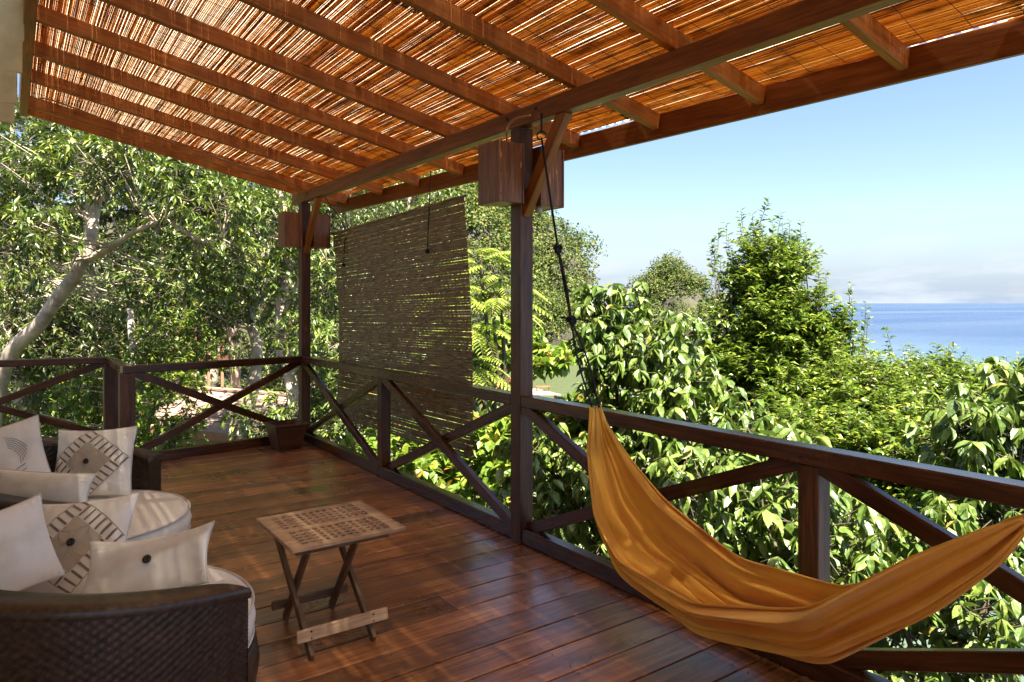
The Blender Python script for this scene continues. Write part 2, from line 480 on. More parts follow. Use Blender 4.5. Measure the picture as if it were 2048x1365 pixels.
G = {}
G['big'] = leaf_mat('large leaf', [(0.0, (0.055, 0.105, 0.014)), (0.45, (0.105, 0.17, 0.024)), (0.8, (0.165, 0.23, 0.038)), (0.97, (0.19, 0.26, 0.05)), (1.0, (0.26, 0.2, 0.04))], 0.42, 0.15, 0.7)
G['small'] = leaf_mat('small glossy leaf', [(0.0, (0.056, 0.106, 0.011)), (0.5, (0.120, 0.188, 0.019)), (0.85, (0.224, 0.275, 0.028)), (1.0, (0.322, 0.350, 0.038))], 0.33, 0.28)
G['lance'] = leaf_mat('lance leaf', [(0.0, (0.044, 0.083, 0.011)), (0.5, (0.090, 0.140, 0.018)), (0.85, (0.166, 0.211, 0.026)), (1.0, (0.258, 0.281, 0.043))], 0.34, 0.13, 0.75)
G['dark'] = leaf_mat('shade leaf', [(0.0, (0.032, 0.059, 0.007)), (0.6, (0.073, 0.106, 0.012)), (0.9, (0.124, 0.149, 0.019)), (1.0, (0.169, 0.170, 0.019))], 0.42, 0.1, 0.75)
G['round'] = leaf_mat('round bright leaf', [(0.0, (0.079, 0.150, 0.014)), (0.5, (0.160, 0.250, 0.028)), (0.92, (0.273, 0.338, 0.042)), (1.0, (0.375, 0.163, 0.037))], 0.38, 0.32)
G['frond'] = leaf_mat('pale frond', [(0.0, (0.160, 0.250, 0.028)), (1.0, (0.380, 0.413, 0.066))], 0.4, 0.35)
G['far'] = leaf_mat('hill foliage', [(0.0, (0.03, 0.06, 0.01)), (0.4, (0.072, 0.108, 0.016)), (0.8, (0.13, 0.152, 0.025)), (1.0, (0.18, 0.15, 0.035))], 0.6, 0.12, 0.3, mott=0.25)
M['bark'] = plain('pale mottled bark', (0.5, 0.4, 0.31), 0.85, 5, 0.5, 0.6)
M['twig'] = plain('grey brown twig', (0.09, 0.07, 0.045), 0.85, 15, 0.3, 0.3)

# ------------------------------------------------------------------ deck
deck = tag(empty('deck', (1.3, 3.0, 0)), 'varnished brown plank veranda deck under the reed roof', 'deck', kind='structure')
bar('gap_dark_sheet', (0.9, -2.6, -0.075), (0.9, 8.1, -0.075), 3.85, 0.05, M['rail'], deck)  # dark sheet added under the planks so their gaps show dark
PW = 0.205
y = -2.6
k = 0
while y < 9.45:
    x1 = 2.86 if y < 8.15 else 0.92
    x0 = -1.05
    joints = [x0, x1]
    if k % 5 in (1, 3) and x1 > 2: joints = [x0, x0 + 0.7 + 2.3 * random.random(), x1]
    for a, b in zip(joints[:-1], joints[1:]):
        dz = random.uniform(-0.0015, 0.0015)
        bar('plank', (a + 0.0015, y + PW / 2, -0.015 + dz), (b - 0.0015, y + PW / 2, -0.015 + dz), PW - 0.011, 0.03, M['deck'], deck, b=0.003)
    y += PW
    k += 1

nv_, nf_ = [], []
hexa = np.arange(6) * math.pi / 3
yy = -2.6 + PW * 12
while yy < 8.1:
    for xx in (-0.4, 0.2, 0.8, 1.4, 2.0, 2.6):
        for f in (0.18, 0.82):
            cx, cy = xx + random.uniform(-0.012, 0.012), yy + PW * f + random.uniform(-0.008, 0.008)
            k0 = len(nv_) * 6
            nv_.append(np.stack([cx + 0.0042 * np.cos(hexa), cy + 0.0042 * np.sin(hexa), np.full(6, 0.0022)], 1)); nf_.append(np.arange(6) + k0)
    yy += PW
tag(link('nail_heads', np_mesh('nail_heads', np.concatenate(nv_), [np.array(nf_)], M['iron']), deck), kind='stuff')

# ------------------------------------------------------------------ house edge (upper left of the view)
house = thing('house', 'cream painted lap board house edge at upper left', 'house', (-1.1, 1.0, 0))
link('wall', box_mesh(0.12, 9.0, 3.6, M['paint']), house, Matrix.Translation((-1.16, 1.0, 1.8)))
bar('sun_block_roof', (-1.75, -4.0, 5.0), (-1.75, 8.2, 5.0), 3.65, 0.1, M['paint'], house)  # unseen slab added overhead to keep sun off the chairs and left rail
HY = 5.6
for (xr, zb, zt, dy) in ((0.072, 3.32, 3.72, 0.0), (0.062, 3.11, 3.325, 0.012), (0.035, 2.90, 3.115, 0.024), (0.02, 2.78, 2.905, 0.036)):
    w = xr + 1.09
    link('lap_board', box_mesh(w, 0.03, zt - zb, M['paint'], 0.006), house, Matrix.Translation((xr - w / 2, HY + dy, (zb + zt) / 2)) @ Matrix.Rotation(R(4), 4, 'X'))

# ------------------------------------------------------------------ roof
SL = 0.207
def zraf(x): return 2.90 - SL * (x - 2.8)          # underside of the rafters
def xeave(yy): return 3.27 + (8.35 - yy) * 0.0448
roof = thing('porch_roof', 'sloping reed mat roof on brown rafters above the deck', 'roof', (2.0, 3.0, 2.9))
RH, RW = 0.105, 0.05
for k in range(-6, 9):
    yy = 1.67 + 0.775 * k
    if k == 8: yy = 8.02
    xe = xeave(yy)
    yj = random.uniform(-0.015, 0.015)
    bar('rafter', (0.135, yy, zraf(0.135) + RH / 2), (xe, yy + yj, zraf(xe) + RH / 2), RW, RH, M['rafter'], roof)
bar('verge_board', (0.135, 8.30, zraf(0.135) + 0.07), (xeave(8.3), 8.30, zraf(xeave(8.3)) + 0.07), 0.035, 0.16, M['rafter'], roof)
bar('beam', (2.80, -2.9, 2.84), (2.80, 8.42, 2.84), 0.085, 0.12, M['beam'], roof)
bar('ledger', (0.10, -2.9, zraf(0.1) + 0.06), (0.10, 8.35, zraf(0.1) + 0.06), 0.065, 0.18, M['rafter'], roof)
ya, yb = -2.9, 8.42
bar('fascia', (xeave(ya) + 0.022, ya, 2.765), (xeave(yb) + 0.022, yb, 2.79), 0.035, 0.16, M['beam'], roof)
# reed mats lying on the rafters: every reed is a thin cane, mats butt along the slope
def reed_mat(y0, y1, seed):
    r = np.random.default_rng(seed)
    paths = []
    x = 0.07
    xm = 3.3 + (8.35 - (y0 + y1) / 2) * 0.0448
    while x < xm:
        d = r.uniform(0.0076, 0.0098)
        ns = 5
        ys = np.linspace(y0 + r.normal(0, 0.03), y1 + r.normal(0, 0.03), ns)
        yaw = r.normal(0, 0.0004)
        xs = x + d / 2 + (ys - (y0 + y1) / 2) * yaw + np.cumsum(r.normal(0, 0.0003, ns))
        zs = zraf(xs) + RH + 0.007 + r.uniform(0, 0.004) + 0.004 * np.abs(r.normal(0, 0.6, ns)) + 0.010 * np.sin(ys * 8.1 + 0.3) ** 2 * 0.4
        paths.append((np.stack([xs, ys, zs], 1), d / 2))
        x += d + (r.uniform(-0.0006, 0.0004) if r.random() < 0.83 else r.uniform(0.0013, 0.0025))
    return tubes(paths, 6)
edges = [-2.9, -0.9, 1.15, 3.42, 5.62, 7.2, 8.42]
for i in range(6):
    v, q = reed_mat(edges[i] - 0.02, edges[i + 1] + 0.04, 40 + i)
    v[:, 2] += 0.004 * (i % 2)
    tag(link('reed_mat', np_mesh('reed_mat', v, [q], M['reed'], True), roof), kind='stuff')
wires = []
yw = -2.8
while yw < 8.4:
    xs = np.linspace(0.08, xeave(yw) - 0.02, 26)
    wires.append((np.stack([xs, yw + 0.012 * np.sin(xs * 7 + yw * 9) + random.uniform(-0.02, 0.02), zraf(xs) + RH + 0.0035], 1), 0.0017))
    yw += 0.19
v, q = tubes(wires, 4)
tag(link('binding_wire', np_mesh('binding_wire', v, [q], M['iron']), roof), kind='stuff')

# corrugated translucent sheet over the mats
def sheet_material():
    m, nt, bs = new_mat('weathered translucent roof sheet')
    l = nt.links.new
    tr = N(nt, 'ShaderNodeBsdfTranslucent'); tr.inputs['Color'].default_value = (0.9, 0.74, 0.5, 1)
    tp = N(nt, 'ShaderNodeBsdfTransparent'); tp.inputs['Color'].default_value = (0.95, 0.93, 0.88, 1)
    ms = N(nt, 'ShaderNodeMixShader', Fac=0.3)
    l(tr.outputs[0], ms.inputs[1]); l(tp.outputs[0], ms.inputs[2]); l(ms.outputs[0], nt.nodes['Material Output'].inputs['Surface'])
    return m
ny = 900
ys = np.linspace(-2.9, 8.44, ny); cz = 0.009 * np.sin(ys * 2 * math.pi / 0.076)
rows = []
for f in np.linspace(0, 1, 4):
    xs = 0.06 + (xeave(ys) + 0.06 - 0.06) * f
    rows.append(np.stack([xs, ys, zraf(xs) + RH + 0.042 + cz], 1))
v = np.concatenate(rows)
i = np.arange(3)[:, None] * ny; j = np.arange(ny - 1)[None]
q = np.stack([i + j, i + ny + j, i + ny + j + 1, i + j + 1], -1).reshape(-1, 4)
link('translucent_sheet', np_mesh('translucent_sheet', v, [q], sheet_material(), True), roof)

# pale cable drooping along the last rafter
cp = bez([(0.16, 7.75, 3.45), (0.3, 7.78, 3.49), (0.8, 7.8, 3.36), (1.4, 7.8, 3.22), (2.0, 7.8, 3.08), (2.3, 7.85, 3.03), (2.55, 7.9, 2.93), (2.66, 7.95, 2.9), (2.70, 8.0, 2.86), (2.69, 8.02, 2.76)], 8)
tag(tube_obj('electric_cable', [(cp, 0.009)], M['cable']), 'thin tan cable drooping along the last roof rafter', 'cable')

# ------------------------------------------------------------------ posts with lamp boxes
def porch_post(yc, label):
    xc = 2.805
    t = thing('porch_post', label, 'post', (xc, yc, 0), 0, 'tall roof posts along the sea side')
    bar('shaft', (xc, yc, 0.0), (xc, yc, 2.775), 0.11, 0.11, M['post'], t, up=(0, 1, 0))
    bar('knee_brace', (xc, yc - 0.03, 2.20), (xc, yc - 0.46, 2.80), 0.06, 0.085, M['rafter'], t)
    for (dy_, zz) in ((-0.16, 2.825), (0.10, 2.855), (-0.22, 2.86)):
        link('bolt', box_mesh(0.012, 0.022, 0.022, M['iron'], 0.005), t, Matrix.Translation((2.755, yc + dy_, zz)))
    for (xa, xb) in ((2.535, 2.735), (2.875, 3.075)):
        c = ((xa + xb) / 2, yc, 2.45)
        lb = link('lamp_box', box_mesh(0.39, xb - xa, 0.235, M['boxwood'], 0.003), t, frame((c[0], yc, 2.255), (c[0], yc, 2.645), (0, 1, 0)))
        for xx in (xa + 0.006, xb - 0.006):
            link('side_board', box_mesh(0.396, 0.015, 0.245, M['boxwood'], 0.002), lb, frame((xx, yc, 2.252), (xx, yc, 2.648), (0, 1, 0)))
        if xa > 2.8:
            a_ = np.arange(14) * 2 * math.pi / 14
            pr = [(0.004, 2.215), (0.018, 2.222), (0.026, 2.238), (0.022, 2.252), (0.013, 2.262)]
            Pv = np.array([[(xa + 0.06 + r_ * math.cos(t_), yc - 0.02 + r_ * math.sin(t_), z_) for t_ in a_] for r_, z_ in pr]).reshape(-1, 3)
            i_ = np.arange(4)[:, None] * 14; j_ = np.arange(14)[None]
            link('bulb', np_mesh('bulb', Pv, [np.stack([i_ + j_, i_ + (j_ + 1) % 14, i_ + 14 + (j_ + 1) % 14, i_ + 14 + j_], -1).reshape(-1, 4)], M['string'], True), lb)
        else:
            tube_obj('conduit', [(bez([(xa + 0.1, yc - 0.07, 2.64), (xa + 0.1, yc - 0.07, 2.74), (xa + 0.14, yc - 0.10, 2.80), (2.752, yc - 0.18, 2.82)], 7), 0.009)], M['cable'], lb)
        for xx in (xa + 0.012, xb - 0.012):
            for zz in (2.29, 2.45, 2.61):
                link('nail', box_mesh(0.007, 0.004, 0.007, M['iron'], 0.001), lb, Matrix.Translation((xx, yc - 0.1235, zz + random.uniform(-0.02, 0.02))))
    return t
POST_Y = (8.105, 3.805, -0.495)
porch_post(POST_Y[0], 'far corner roof post with wooden lamp boxes beside the square planter')
porch_post(POST_Y[1], 'middle roof post with wooden lamp boxes where the hammock rope hangs')
porch_post(POST_Y[2], 'near roof post beside the photographer holding the hammock end')
for o in list(bpy.data.objects):
    if o.name.startswith('porch_post') and 'photographer' in o.get('label', ''): o['label'] = 'nearest roof post at the right holding the other hammock rope'

# ------------------------------------------------------------------ railings
def cross(t, a, b, z0=0.09, z1=0.915, off=0.024):
    a, b = Vector(a), Vector(b)
    d = (b - a).normalized(); n = Vector((-d.y, d.x, 0)) * off
    A0 = Vector((a.x, a.y, z0)); A1 = Vector((a.x, a.y, z1)); B0 = Vector((b.x, b.y, z0)); B1 = Vector((b.x, b.y, z1))
    for p, q, s in ((A0, B1, 1), (A1, B0, -1)):
        e = (q - p).normalized() * 0.02
        bar('brace', p + n * s - e, q + n * s + e, 0.045, 0.075, M['rail'], t)

def rail_run(label, a, b, mids, group='railing sections', ends=(0.055, 0.055), capw=0.105):
    a, b = Vector((*a, 0)), Vector((*b, 0))
    d = (b - a).normalized()
    t = thing('railing', label, 'railing', tuple((a + b) / 2), 0, group)
    a2, b2 = a + d * ends[0], b - d * ends[1]
    z = Vector((0, 0, 1))
    bar('top_rail', a2 + z * 0.947, b2 + z * 0.947, capw, 0.075, M['rail'], t, b=0.006)
    bar('bottom_rail', a2 + z * 0.052, b2 + z * 0.052, 0.085, 0.098, M['rail'], t, b=0.006)
    pts = [a] + [Vector((*m, 0)) for m in mids] + [b]
    for m in pts[1:-1]:
        bar('baluster_post', m + z * 0.102, m + z * 0.9085, 0.095, 0.095, M['post'], t, up=(0, 1, 0))
    for p, q in zip(pts[:-1], pts[1:]):
        cross(t, p + d * 0.055, q - d * 0.055)
    return t
X0 = 2.805
rail_run('cross braced railing with the bamboo blind hanging behind it', (X0, POST_Y[0]), (X0, POST_Y[1]), [(X0, 5.95)])
rail_run('cross braced railing behind the orange hammock', (X0, POST_Y[1]), (X0, POST_Y[2]), [(X0, 1.69)])
J1, J2 = (0.93, 7.82), (0.93, 9.28)
rail_run('cross braced railing at the far end beside the square planter', (X0, POST_Y[0]), J1, [], ends=(0.055, -0.05))
rail_run('cross braced railing behind the pillows at far left', (0.93, 9.28), (-1.3, 9.5), [], ends=(-0.05, 0))
t = thing('railing_return', 'short return rail joining two corner posts behind the patterned pillow', 'railing', (0.93, 8.5, 0), 0, 'railing sections')
bar('top_rail', (0.93, 7.88, 0.947), (0.93, 9.22, 0.947), 0.105, 0.0735, M['rail'], t)
bar('corner_post', (0.93, 7.83, 0.0), (0.93, 7.83, 0.9085), 0.135, 0.135, M['post'], t, up=(0, 1, 0))
bar('corner_post', (0.94, 9.27, 0.0), (0.94, 9.27, 0.9085), 0.15, 0.15, M['post'], t, up=(0, 1, 0))
bar('bottom_rail', (0.93, 7.9, 0.052), (0.93, 9.2, 0.052), 0.085, 0.098, M['rail'], t)

# ------------------------------------------------------------------ planter and string coil
def frustum(name, w0, w1, h, wall, mat, parent, z0=0.0):
    v = []
    for (w, z) in ((w0, z0), (w1, z0 + h), (w1 - wall * 2, z0 + h), (w0 * 0.75 - wall, z0 + h * 0.25)):
        v += [(-w / 2, -w / 2, z), (w / 2, -w / 2, z), (w / 2, w / 2, z), (-w / 2, w / 2, z)]
    f = [[3, 2, 1, 0], [12, 13, 14, 15]]
    for a in (0, 4, 8):
        for i in range(4): f.append([a + i, a + (i + 1) % 4, a + 4 + (i + 1) % 4, a + 4 + i])
    return link(name, np_mesh(name, np.array(v), [np.array(f)], mat), parent, local=True)
pl = thing('planter', 'empty square tapered wooden planter standing in the far corner', 'planter', (2.47, 7.74, 0.002), R(3))
frustum('pot', 0.24, 0.35, 0.265, 0.022, M['post'], pl)
rim = 0.19
for i in range(4):
    a = i * math.pi / 2
    c, s = math.cos(a), math.sin(a)
    link('rim', box_mesh(0.375, 0.028, 0.018, M['post'], 0.003), pl, Matrix.Rotation(a, 4, 'Z') @ Matrix.Translation((0, 0.175, 0.271 + 0.001 * (i % 2))), True)
pts = []
for k in range(150):
    a = k * 0.47
    pts.append((2.52 + (0.045 + 0.014 * math.sin(k * 1.7)) * math.cos(a), 8.06 + 0.035 * math.sin(a) , 0.992 + 0.0004 * k + 0.012 * math.sin(k * 0.9) ** 2))
tag(tube_obj('string_coil', [(np.array(pts), 0.006)], M['string'], sides=5), 'small coil of white string lying on the far rail', 'string')

# ------------------------------------------------------------------ bamboo blind
blind = thing('bamboo_blind', 'hanging brown bamboo roller blind beyond the railing', 'blind', (3.15, 6.8, 0.3))
BX = 3.12
b0, b1 = (8.02, 5.02)
variants = []
for k in range(6):
    n = 13
    ys = np.linspace(-1.5, 1.5, n)
    h = 0.0104 + 0.0011 * vnoise(np.stack([ys * 3, ys * 0, ys * 0 + k], 1), 2.0, k)
    zc = 0.0018 * vnoise(np.stack([ys * 2, ys * 0, ys * 0 + 9 * k], 1), 1.6, k + 9)
    v = np.concatenate([np.stack([ys, np.full(n, sx * 0.002), zc + sz * h], 1) for sx, sz in ((-1, -1), (-1, 1), (1, 1), (1, -1))])
    q = []
    for s in range(4):
        for i in range(n - 1): q.append([s * n + i, ((s + 1) % 4) * n + i, ((s + 1) % 4) * n + i + 1, s * n + i + 1])
    variants.append(np_mesh('slat', v, [np.array(q)], M['slat']))
NS = 97
def blind_pt(u, wv):          # u along width 0 (far) .. 1 (near), wv 0 top .. 1 bottom
    zt = 2.46 - 0.07 * (1 - u) + 0.03 * (2 * u - 1) ** 2
    sag = -0.02 * math.sin(u * math.pi)
    y = b0 + (b1 - b0) * u - 0.10 * wv * u
    z = zt - wv * (2.17 + 0.02 * u) + sag * (1 - wv)
    return Vector((BX + 0.05 * math.sin(wv * 3.0) + 0.03 * math.sin(u * 4 + wv * 2), y, z))
for k in range(NS):
    wv = (k + 0.5) / NS
    p, q = blind_pt(0.0, wv), blind_pt(1.0, wv)
    d = random.uniform(-0.0025, 0.0025)
    m = frame(p + Vector((0, 0, d)), q + Vector((0, 0, -d)))
    m = m @ Matrix.Scale((q - p).length / 3.0, 4, (1, 0, 0)) @ Matrix.Translation((0, 0, random.uniform(-0.0015, 0.0015)))
    link('slat', variants[random.randrange(6)], blind, m)
bar('head_rod', blind_pt(-0.01, -0.004), blind_pt(1.01, -0.004), 0.022, 0.022, M['slat'], blind)
strings = []
for u in np.linspace(0.03, 0.97, 22):
    strings.append((np.array([blind_pt(u, w) - Vector((0.004, 0, 0)) for w in np.linspace(0, 1, 14)]), 0.0016))
v, q = tubes(strings, 4)
tag(link('weft_string', np_mesh('weft_string', v, [q], M['slat']), blind), kind='stuff')
for u, top in ((0.13, (2.86, 7.6, 2.79)), (0.80, (3.10, 5.6, 2.80))):
    p = blind_pt(u, 0)
    cp = bez([top, tuple(p + Vector((-0.02, 0, 0.06))), tuple(p + Vector((-0.03, 0, -0.12))), tuple(p + Vector((-0.035, 0.01, -0.36)))], 8)
    c = tube_obj('pull_cord', [(cp, 0.005)], M['rope'], blind)
    link('knot', box_mesh(0.035, 0.035, 0.04, M['rope'], 0.015), c, Matrix.Translation(p + Vector((-0.035, 0.01, -0.37))))

# ------------------------------------------------------------------ folding table
def table():
    t = thing('folding_table', 'square folding teak table with a lattice top on crossed legs', 'table', (1.315, 3.425, 0))
    x0, x1, y0, y1, zt = 1.03, 1.60, 3.14, 3.71, 0.49
    th = 0.022
    for (a, b) in ((y0, (y0 + y1) / 2 - 0.0015), ((y0 + y1) / 2 + 0.0015, y1)):
        half = link('tabletop_half', box_mesh(x1 - x0, 0.045, th, M['teak'], 0.004), t, Matrix.Translation(((x0 + x1) / 2, (y0 + 0.0225) if a == y0 else (y1 - 0.0225), zt - th / 2)))
        yin = (b - 0.012) if a == y0 else (a + 0.012)
        link('frame_rail', box_mesh(x1 - x0, 0.024, th, M['teak'], 0.003), half, Matrix.Translation(((x0 + x1) / 2, yin, zt - th / 2)))
        ya = (y0 + 0.045) if a == y0 else (a + 0.024)
        yb = (b - 0.024) if a == y0 else (y1 - 0.045)
        for xx in (x0 + 0.0325, x1 - 0.0325):
            link('frame_rail', box_mesh(0.065, yb - ya - 0.001, th, M['teak'], 0.003), half, Matrix.Translation((xx, (ya + yb) / 2, zt - th / 2 - 0.0005)))
        xa, xb = x0 + 0.065, x1 - 0.065
        n = 11
        for i in range(1, n + 1):
            xx = xa + (xb - xa) * i / (n + 1)
            link('lattice_slat', box_mesh(0.019, yb - ya, th * 0.8, M['teak'], 0.002), half, Matrix.Translation((xx, (ya + yb) / 2, zt - th / 2 - 0.002)))
        for j in range(1, 5):
            yy = ya + (yb - ya) * j / 5
            link('lattice_slat', box_mesh(xb - xa, 0.017, th * 0.8, M['teak'], 0.002), half, Matrix.Translation(((xa + xb) / 2, yy, zt - th / 2 - 0.0005)))
    yf, yk = 3.075, 3.525
    for (xx, xi) in ((1.095, 1.125), (1.395, 1.365)):
        bar('leg', (xx, yf - 0.01, 0.012), (xx, 3.60, zt - th - 0.02), 0.022, 0.042, M['tleg'], t)
        bar('leg', (xi, yk + 0.01, 0.012), (xi, 3.21, zt - th - 0.02), 0.022, 0.042, M['tleg'], t)
    bar('stretcher', (1.03, yf + 0.005, 0.115), (1.47, yf + 0.005, 0.115), 0.016, 0.055, M['teak'], t, up=(0, 0.15, 1))
    bar('stretcher', (1.05, yk - 0.015, 0.10), (1.445, yk - 0.015, 0.10), 0.016, 0.045, M['tleg'], t)
    bar('support_bar', (1.07, 3.22, zt - th - 0.019), (1.54, 3.22, zt - th - 0.019), 0.03, 0.036, M['tleg'], t)
    bar('support_bar', (1.07, 3.60, zt - th - 0.019), (1.58, 3.60, zt - th - 0.019), 0.03, 0.036, M['tleg'], t)
    for (xx) in (1.095, 1.395):
        for zz in (0.10, 0.13):
            link('screw', box_mesh(0.008, 0.004, 0.008, M['iron'], 0.002), t, Matrix.Translation((xx, yf - 0.004, zz)))
table()

# ------------------------------------------------------------------ rattan chairs
OPEN = R(66)
RO, RI = 0.72, 0.60
def rim_h(th):
    """rim height around the tub; th = angle away from the opening direction (0..pi)"""
    f = np.clip((np.abs(th) - OPEN) / (math.pi - OPEN), 0, 1)
    return 0.60 + 0.24 * f ** 0.8

def weave_grid(P, rows, cols, amp, nrm):
    """P (rows*2+1, cols*2+1, 3) -> woven displacement along nrm"""
    i = np.arange(P.shape[0])[:, None]; j = np.arange(P.shape[1])[None]
    strand = np.abs(np.sin(i * math.pi / 2.0))            # horizontal canes
    over = np.where(((i // 2) + (j // 2)) % 2 == 0, 1.0, -0.6) * np.abs(np.sin((j + 0.0) * math.pi / 2.0))
    d = amp * (strand * (0.6 + 0.8 * over))
    return P + nrm * d[..., None]

def grid_faces(nr, nc, base=0, flip=False):
    i = np.arange(nr - 1)[:, None] * nc; j = np.arange(nc - 1)[None]
    q = np.stack([i + j, i + j + 1, i + nc + j + 1, i + nc + j], -1).reshape(-1, 4) + base
    return q[:, ::-1] if flip else q

def chair_shell():
    V, Q, base = [], [], 0
    # outer and inner wall
    for R_, inner in ((RO, False), (RI, True)):
        cols = 150 if not inner else 120
        rows = 46 if not inner else 30
        th = np.linspace(OPEN, 2 * math.pi - OPEN, cols * 2 + 1)
        hz = rim_h(np.minimum(th, 2 * math.pi - th)) - 0.012
        z0 = 0.05 if not inner else 0.2
        s = np.linspace(0, 1, rows * 2 + 1)
        lean = (0.02 * (1 - s) ** 1.5 if not inner else 0 * s)
        Rr = (R_ - lean)[:, None] + 0 * th[None]
        Z = z0 + (hz - z0)[None] * s[:, None]
        n = np.stack([np.cos(th), np.sin(th), 0 * th], 1)[None] * (1 if not inner else -1)
        P = np.stack([Rr * np.cos(th), Rr * np.sin(th), Z], -1)
        P = weave_grid(P, rows, cols, 0.005, np.broadcast_to(n, P.shape))
        V.append(P.reshape(-1, 3)); Q.append(grid_faces(P.shape[0], P.shape[1], base, inner)); base += P.shape[0] * P.shape[1]
    # end walls of the arms
    for sgn in (-1, 1):
        th = sgn * OPEN
        rr = np.linspace(RI, RO, 25); s = np.linspace(0, 1, 81)
        h = 0.588
        Z = 0.05 + (h - 0.05) * s[:, None] + 0 * rr[None]
        t_ = np.array([math.sin(th) * sgn, -math.cos(th) * sgn, 0.0])     # outwards, towards the opening
        e = np.array([math.cos(th), math.sin(th), 0])
        P = rr[None, :, None] * e + np.zeros((81, 1, 1)); P = np.array(P); P[..., 2] = Z
        P = weave_grid(P, 40, 12, 0.0035, np.broadcast_to(t_, P.shape))
        V.append(P.reshape(-1, 3)); Q.append(grid_faces(81, 25, base, sgn < 0)); base += 81 * 25
    return np.concatenate(V), np.concatenate(Q)

def chair_rim():
    """flat top of the arm: canes laid across, one rounded bundle at a time"""
    n = 300
    th = np.linspace(OPEN - 0.012, 2 * math.pi - OPEN + 0.012, n * 2 + 1)
    hz = rim_h(np.minimum(th, 2 * math.pi - th))
    prof = [(-0.006, -0.03), (-0.009, -0.012), (-0.004, 0.0), (0.03, 0.006), (0.09, 0.006), (0.124, 0.0), (0.129, -0.012), (0.126, -0.03)]
    bumpz = 0.0035 * np.abs(np.sin(np.arange(n * 2 + 1) * math.pi / 2))
    P = np.zeros((len(prof), n * 2 + 1, 3))
    for k, (dr, dz) in enumerate(prof):
        r = RI + dr + (bumpz * (1 if dr > 0.06 else -1) if k in (0, 1, 6, 7) else 0)
        P[k, :, 0] = r * np.cos(th); P[k, :, 1] = r * np.sin(th); P[k, :, 2] = hz + dz + (bumpz if 2 <= k <= 5 else 0)
    v = P.reshape(-1, 3)
    f = [grid_faces(len(prof), n * 2 + 1)]
    c = n * 2 + 1
    caps = [[k * c for k in range(len(prof))], [k * c + c - 1 for k in range(len(prof))][::-1]]
    return v, f[0], np.array(caps)

def disc(rad, z0, z1, bulge, seg=96, rr=0.03):
    """upholstered round pad: profile revolved"""
    prof = [(0, z1 + bulge)] + [(rad * f, z1 + bulge * (1 - f ** 3)) for f in (0.2, 0.4, 0.6, 0.75, 0.86, 0.93)]
    prof += [(rad - rr * 0.3, z1 - 0.004), (rad, z1 - rr * 0.5), (rad + 0.012, (z0 + z1) / 2), (rad, z0 + rr * 0.5), (rad - rr * 0.3, z0 + 0.004), (rad * 0.6, z0), (0.001, z0)]
    a = np.arange(seg) * 2 * math.pi / seg
    P = np.array([[(r * math.cos(t), r * math.sin(t), z + (0.004 * math.sin(3 * t + r * 9) if 0 < r < rad * 0.8 else 0)) for t in a] for r, z in prof])
    nr = len(prof)
    i = np.arange(nr - 1)[:, None] * seg; j = np.arange(seg)[None]; j2 = (j + 1) % seg
    q = np.stack([i + j, i + seg + j, i + seg + j2, i + j2], -1).reshape(-1, 4)
    return P.reshape(-1, 3), q

v, q = chair_shell(); me_shell = np_mesh('woven_shell', v, [q], M['rattan'], True)
v, q, caps = chair_rim(); me_rim = np_mesh('arm_rim', v, [q, caps], M['rattan'], True)
v, q = disc(0.585, 0.26, 0.40, 0.022); me_cush = np_mesh('seat_cushion', v, [q], M['canvas'], True)
v, q = disc(0.60, 0.06, 0.25, 0.0); me_base = np_mesh('seat_base', v, [q], M['rattan'], True)
a = np.linspace(0, 2 * math.pi, 97)
v, q = tubes([(np.stack([0.588 * np.cos(a), 0.588 * np.sin(a), 0 * a + zz], 1), 0.0055) for zz in (0.393, 0.268)], 6)
me_pipe = np_mesh('piping', v, [q], M['piping'], True)
def chair(label, loc, rz):
    t = thing('rattan_chair', label, 'chair', loc, rz, 'round rattan tub chairs')
    link('woven_shell', me_shell, t, None, True)
    link('arm_rim', me_rim, t, None, True)
    link('seat_base', me_base, t, None, True)
    c = link('seat_cushion', me_cush, t, None, True)
    link('piping', me_pipe, c, None, True)
    for k in range(4):
        an = R(45 + 90 * k)
        link('foot', box_mesh(0.05, 0.05, 0.055, M['iron'], 0.01), t, Matrix.Translation((0.5 * math.cos(an), 0.5 * math.sin(an), 0.0295)), True)
    return t
CH1 = (0.24, 3.10, 0.0); CH2 = (0.29, 4.62, 0.0)
chair('dark woven tub chair nearest the camera with three pillows', CH1, R(13))
chair('dark woven tub chair farther back by the corner railing', CH2, R(-22))

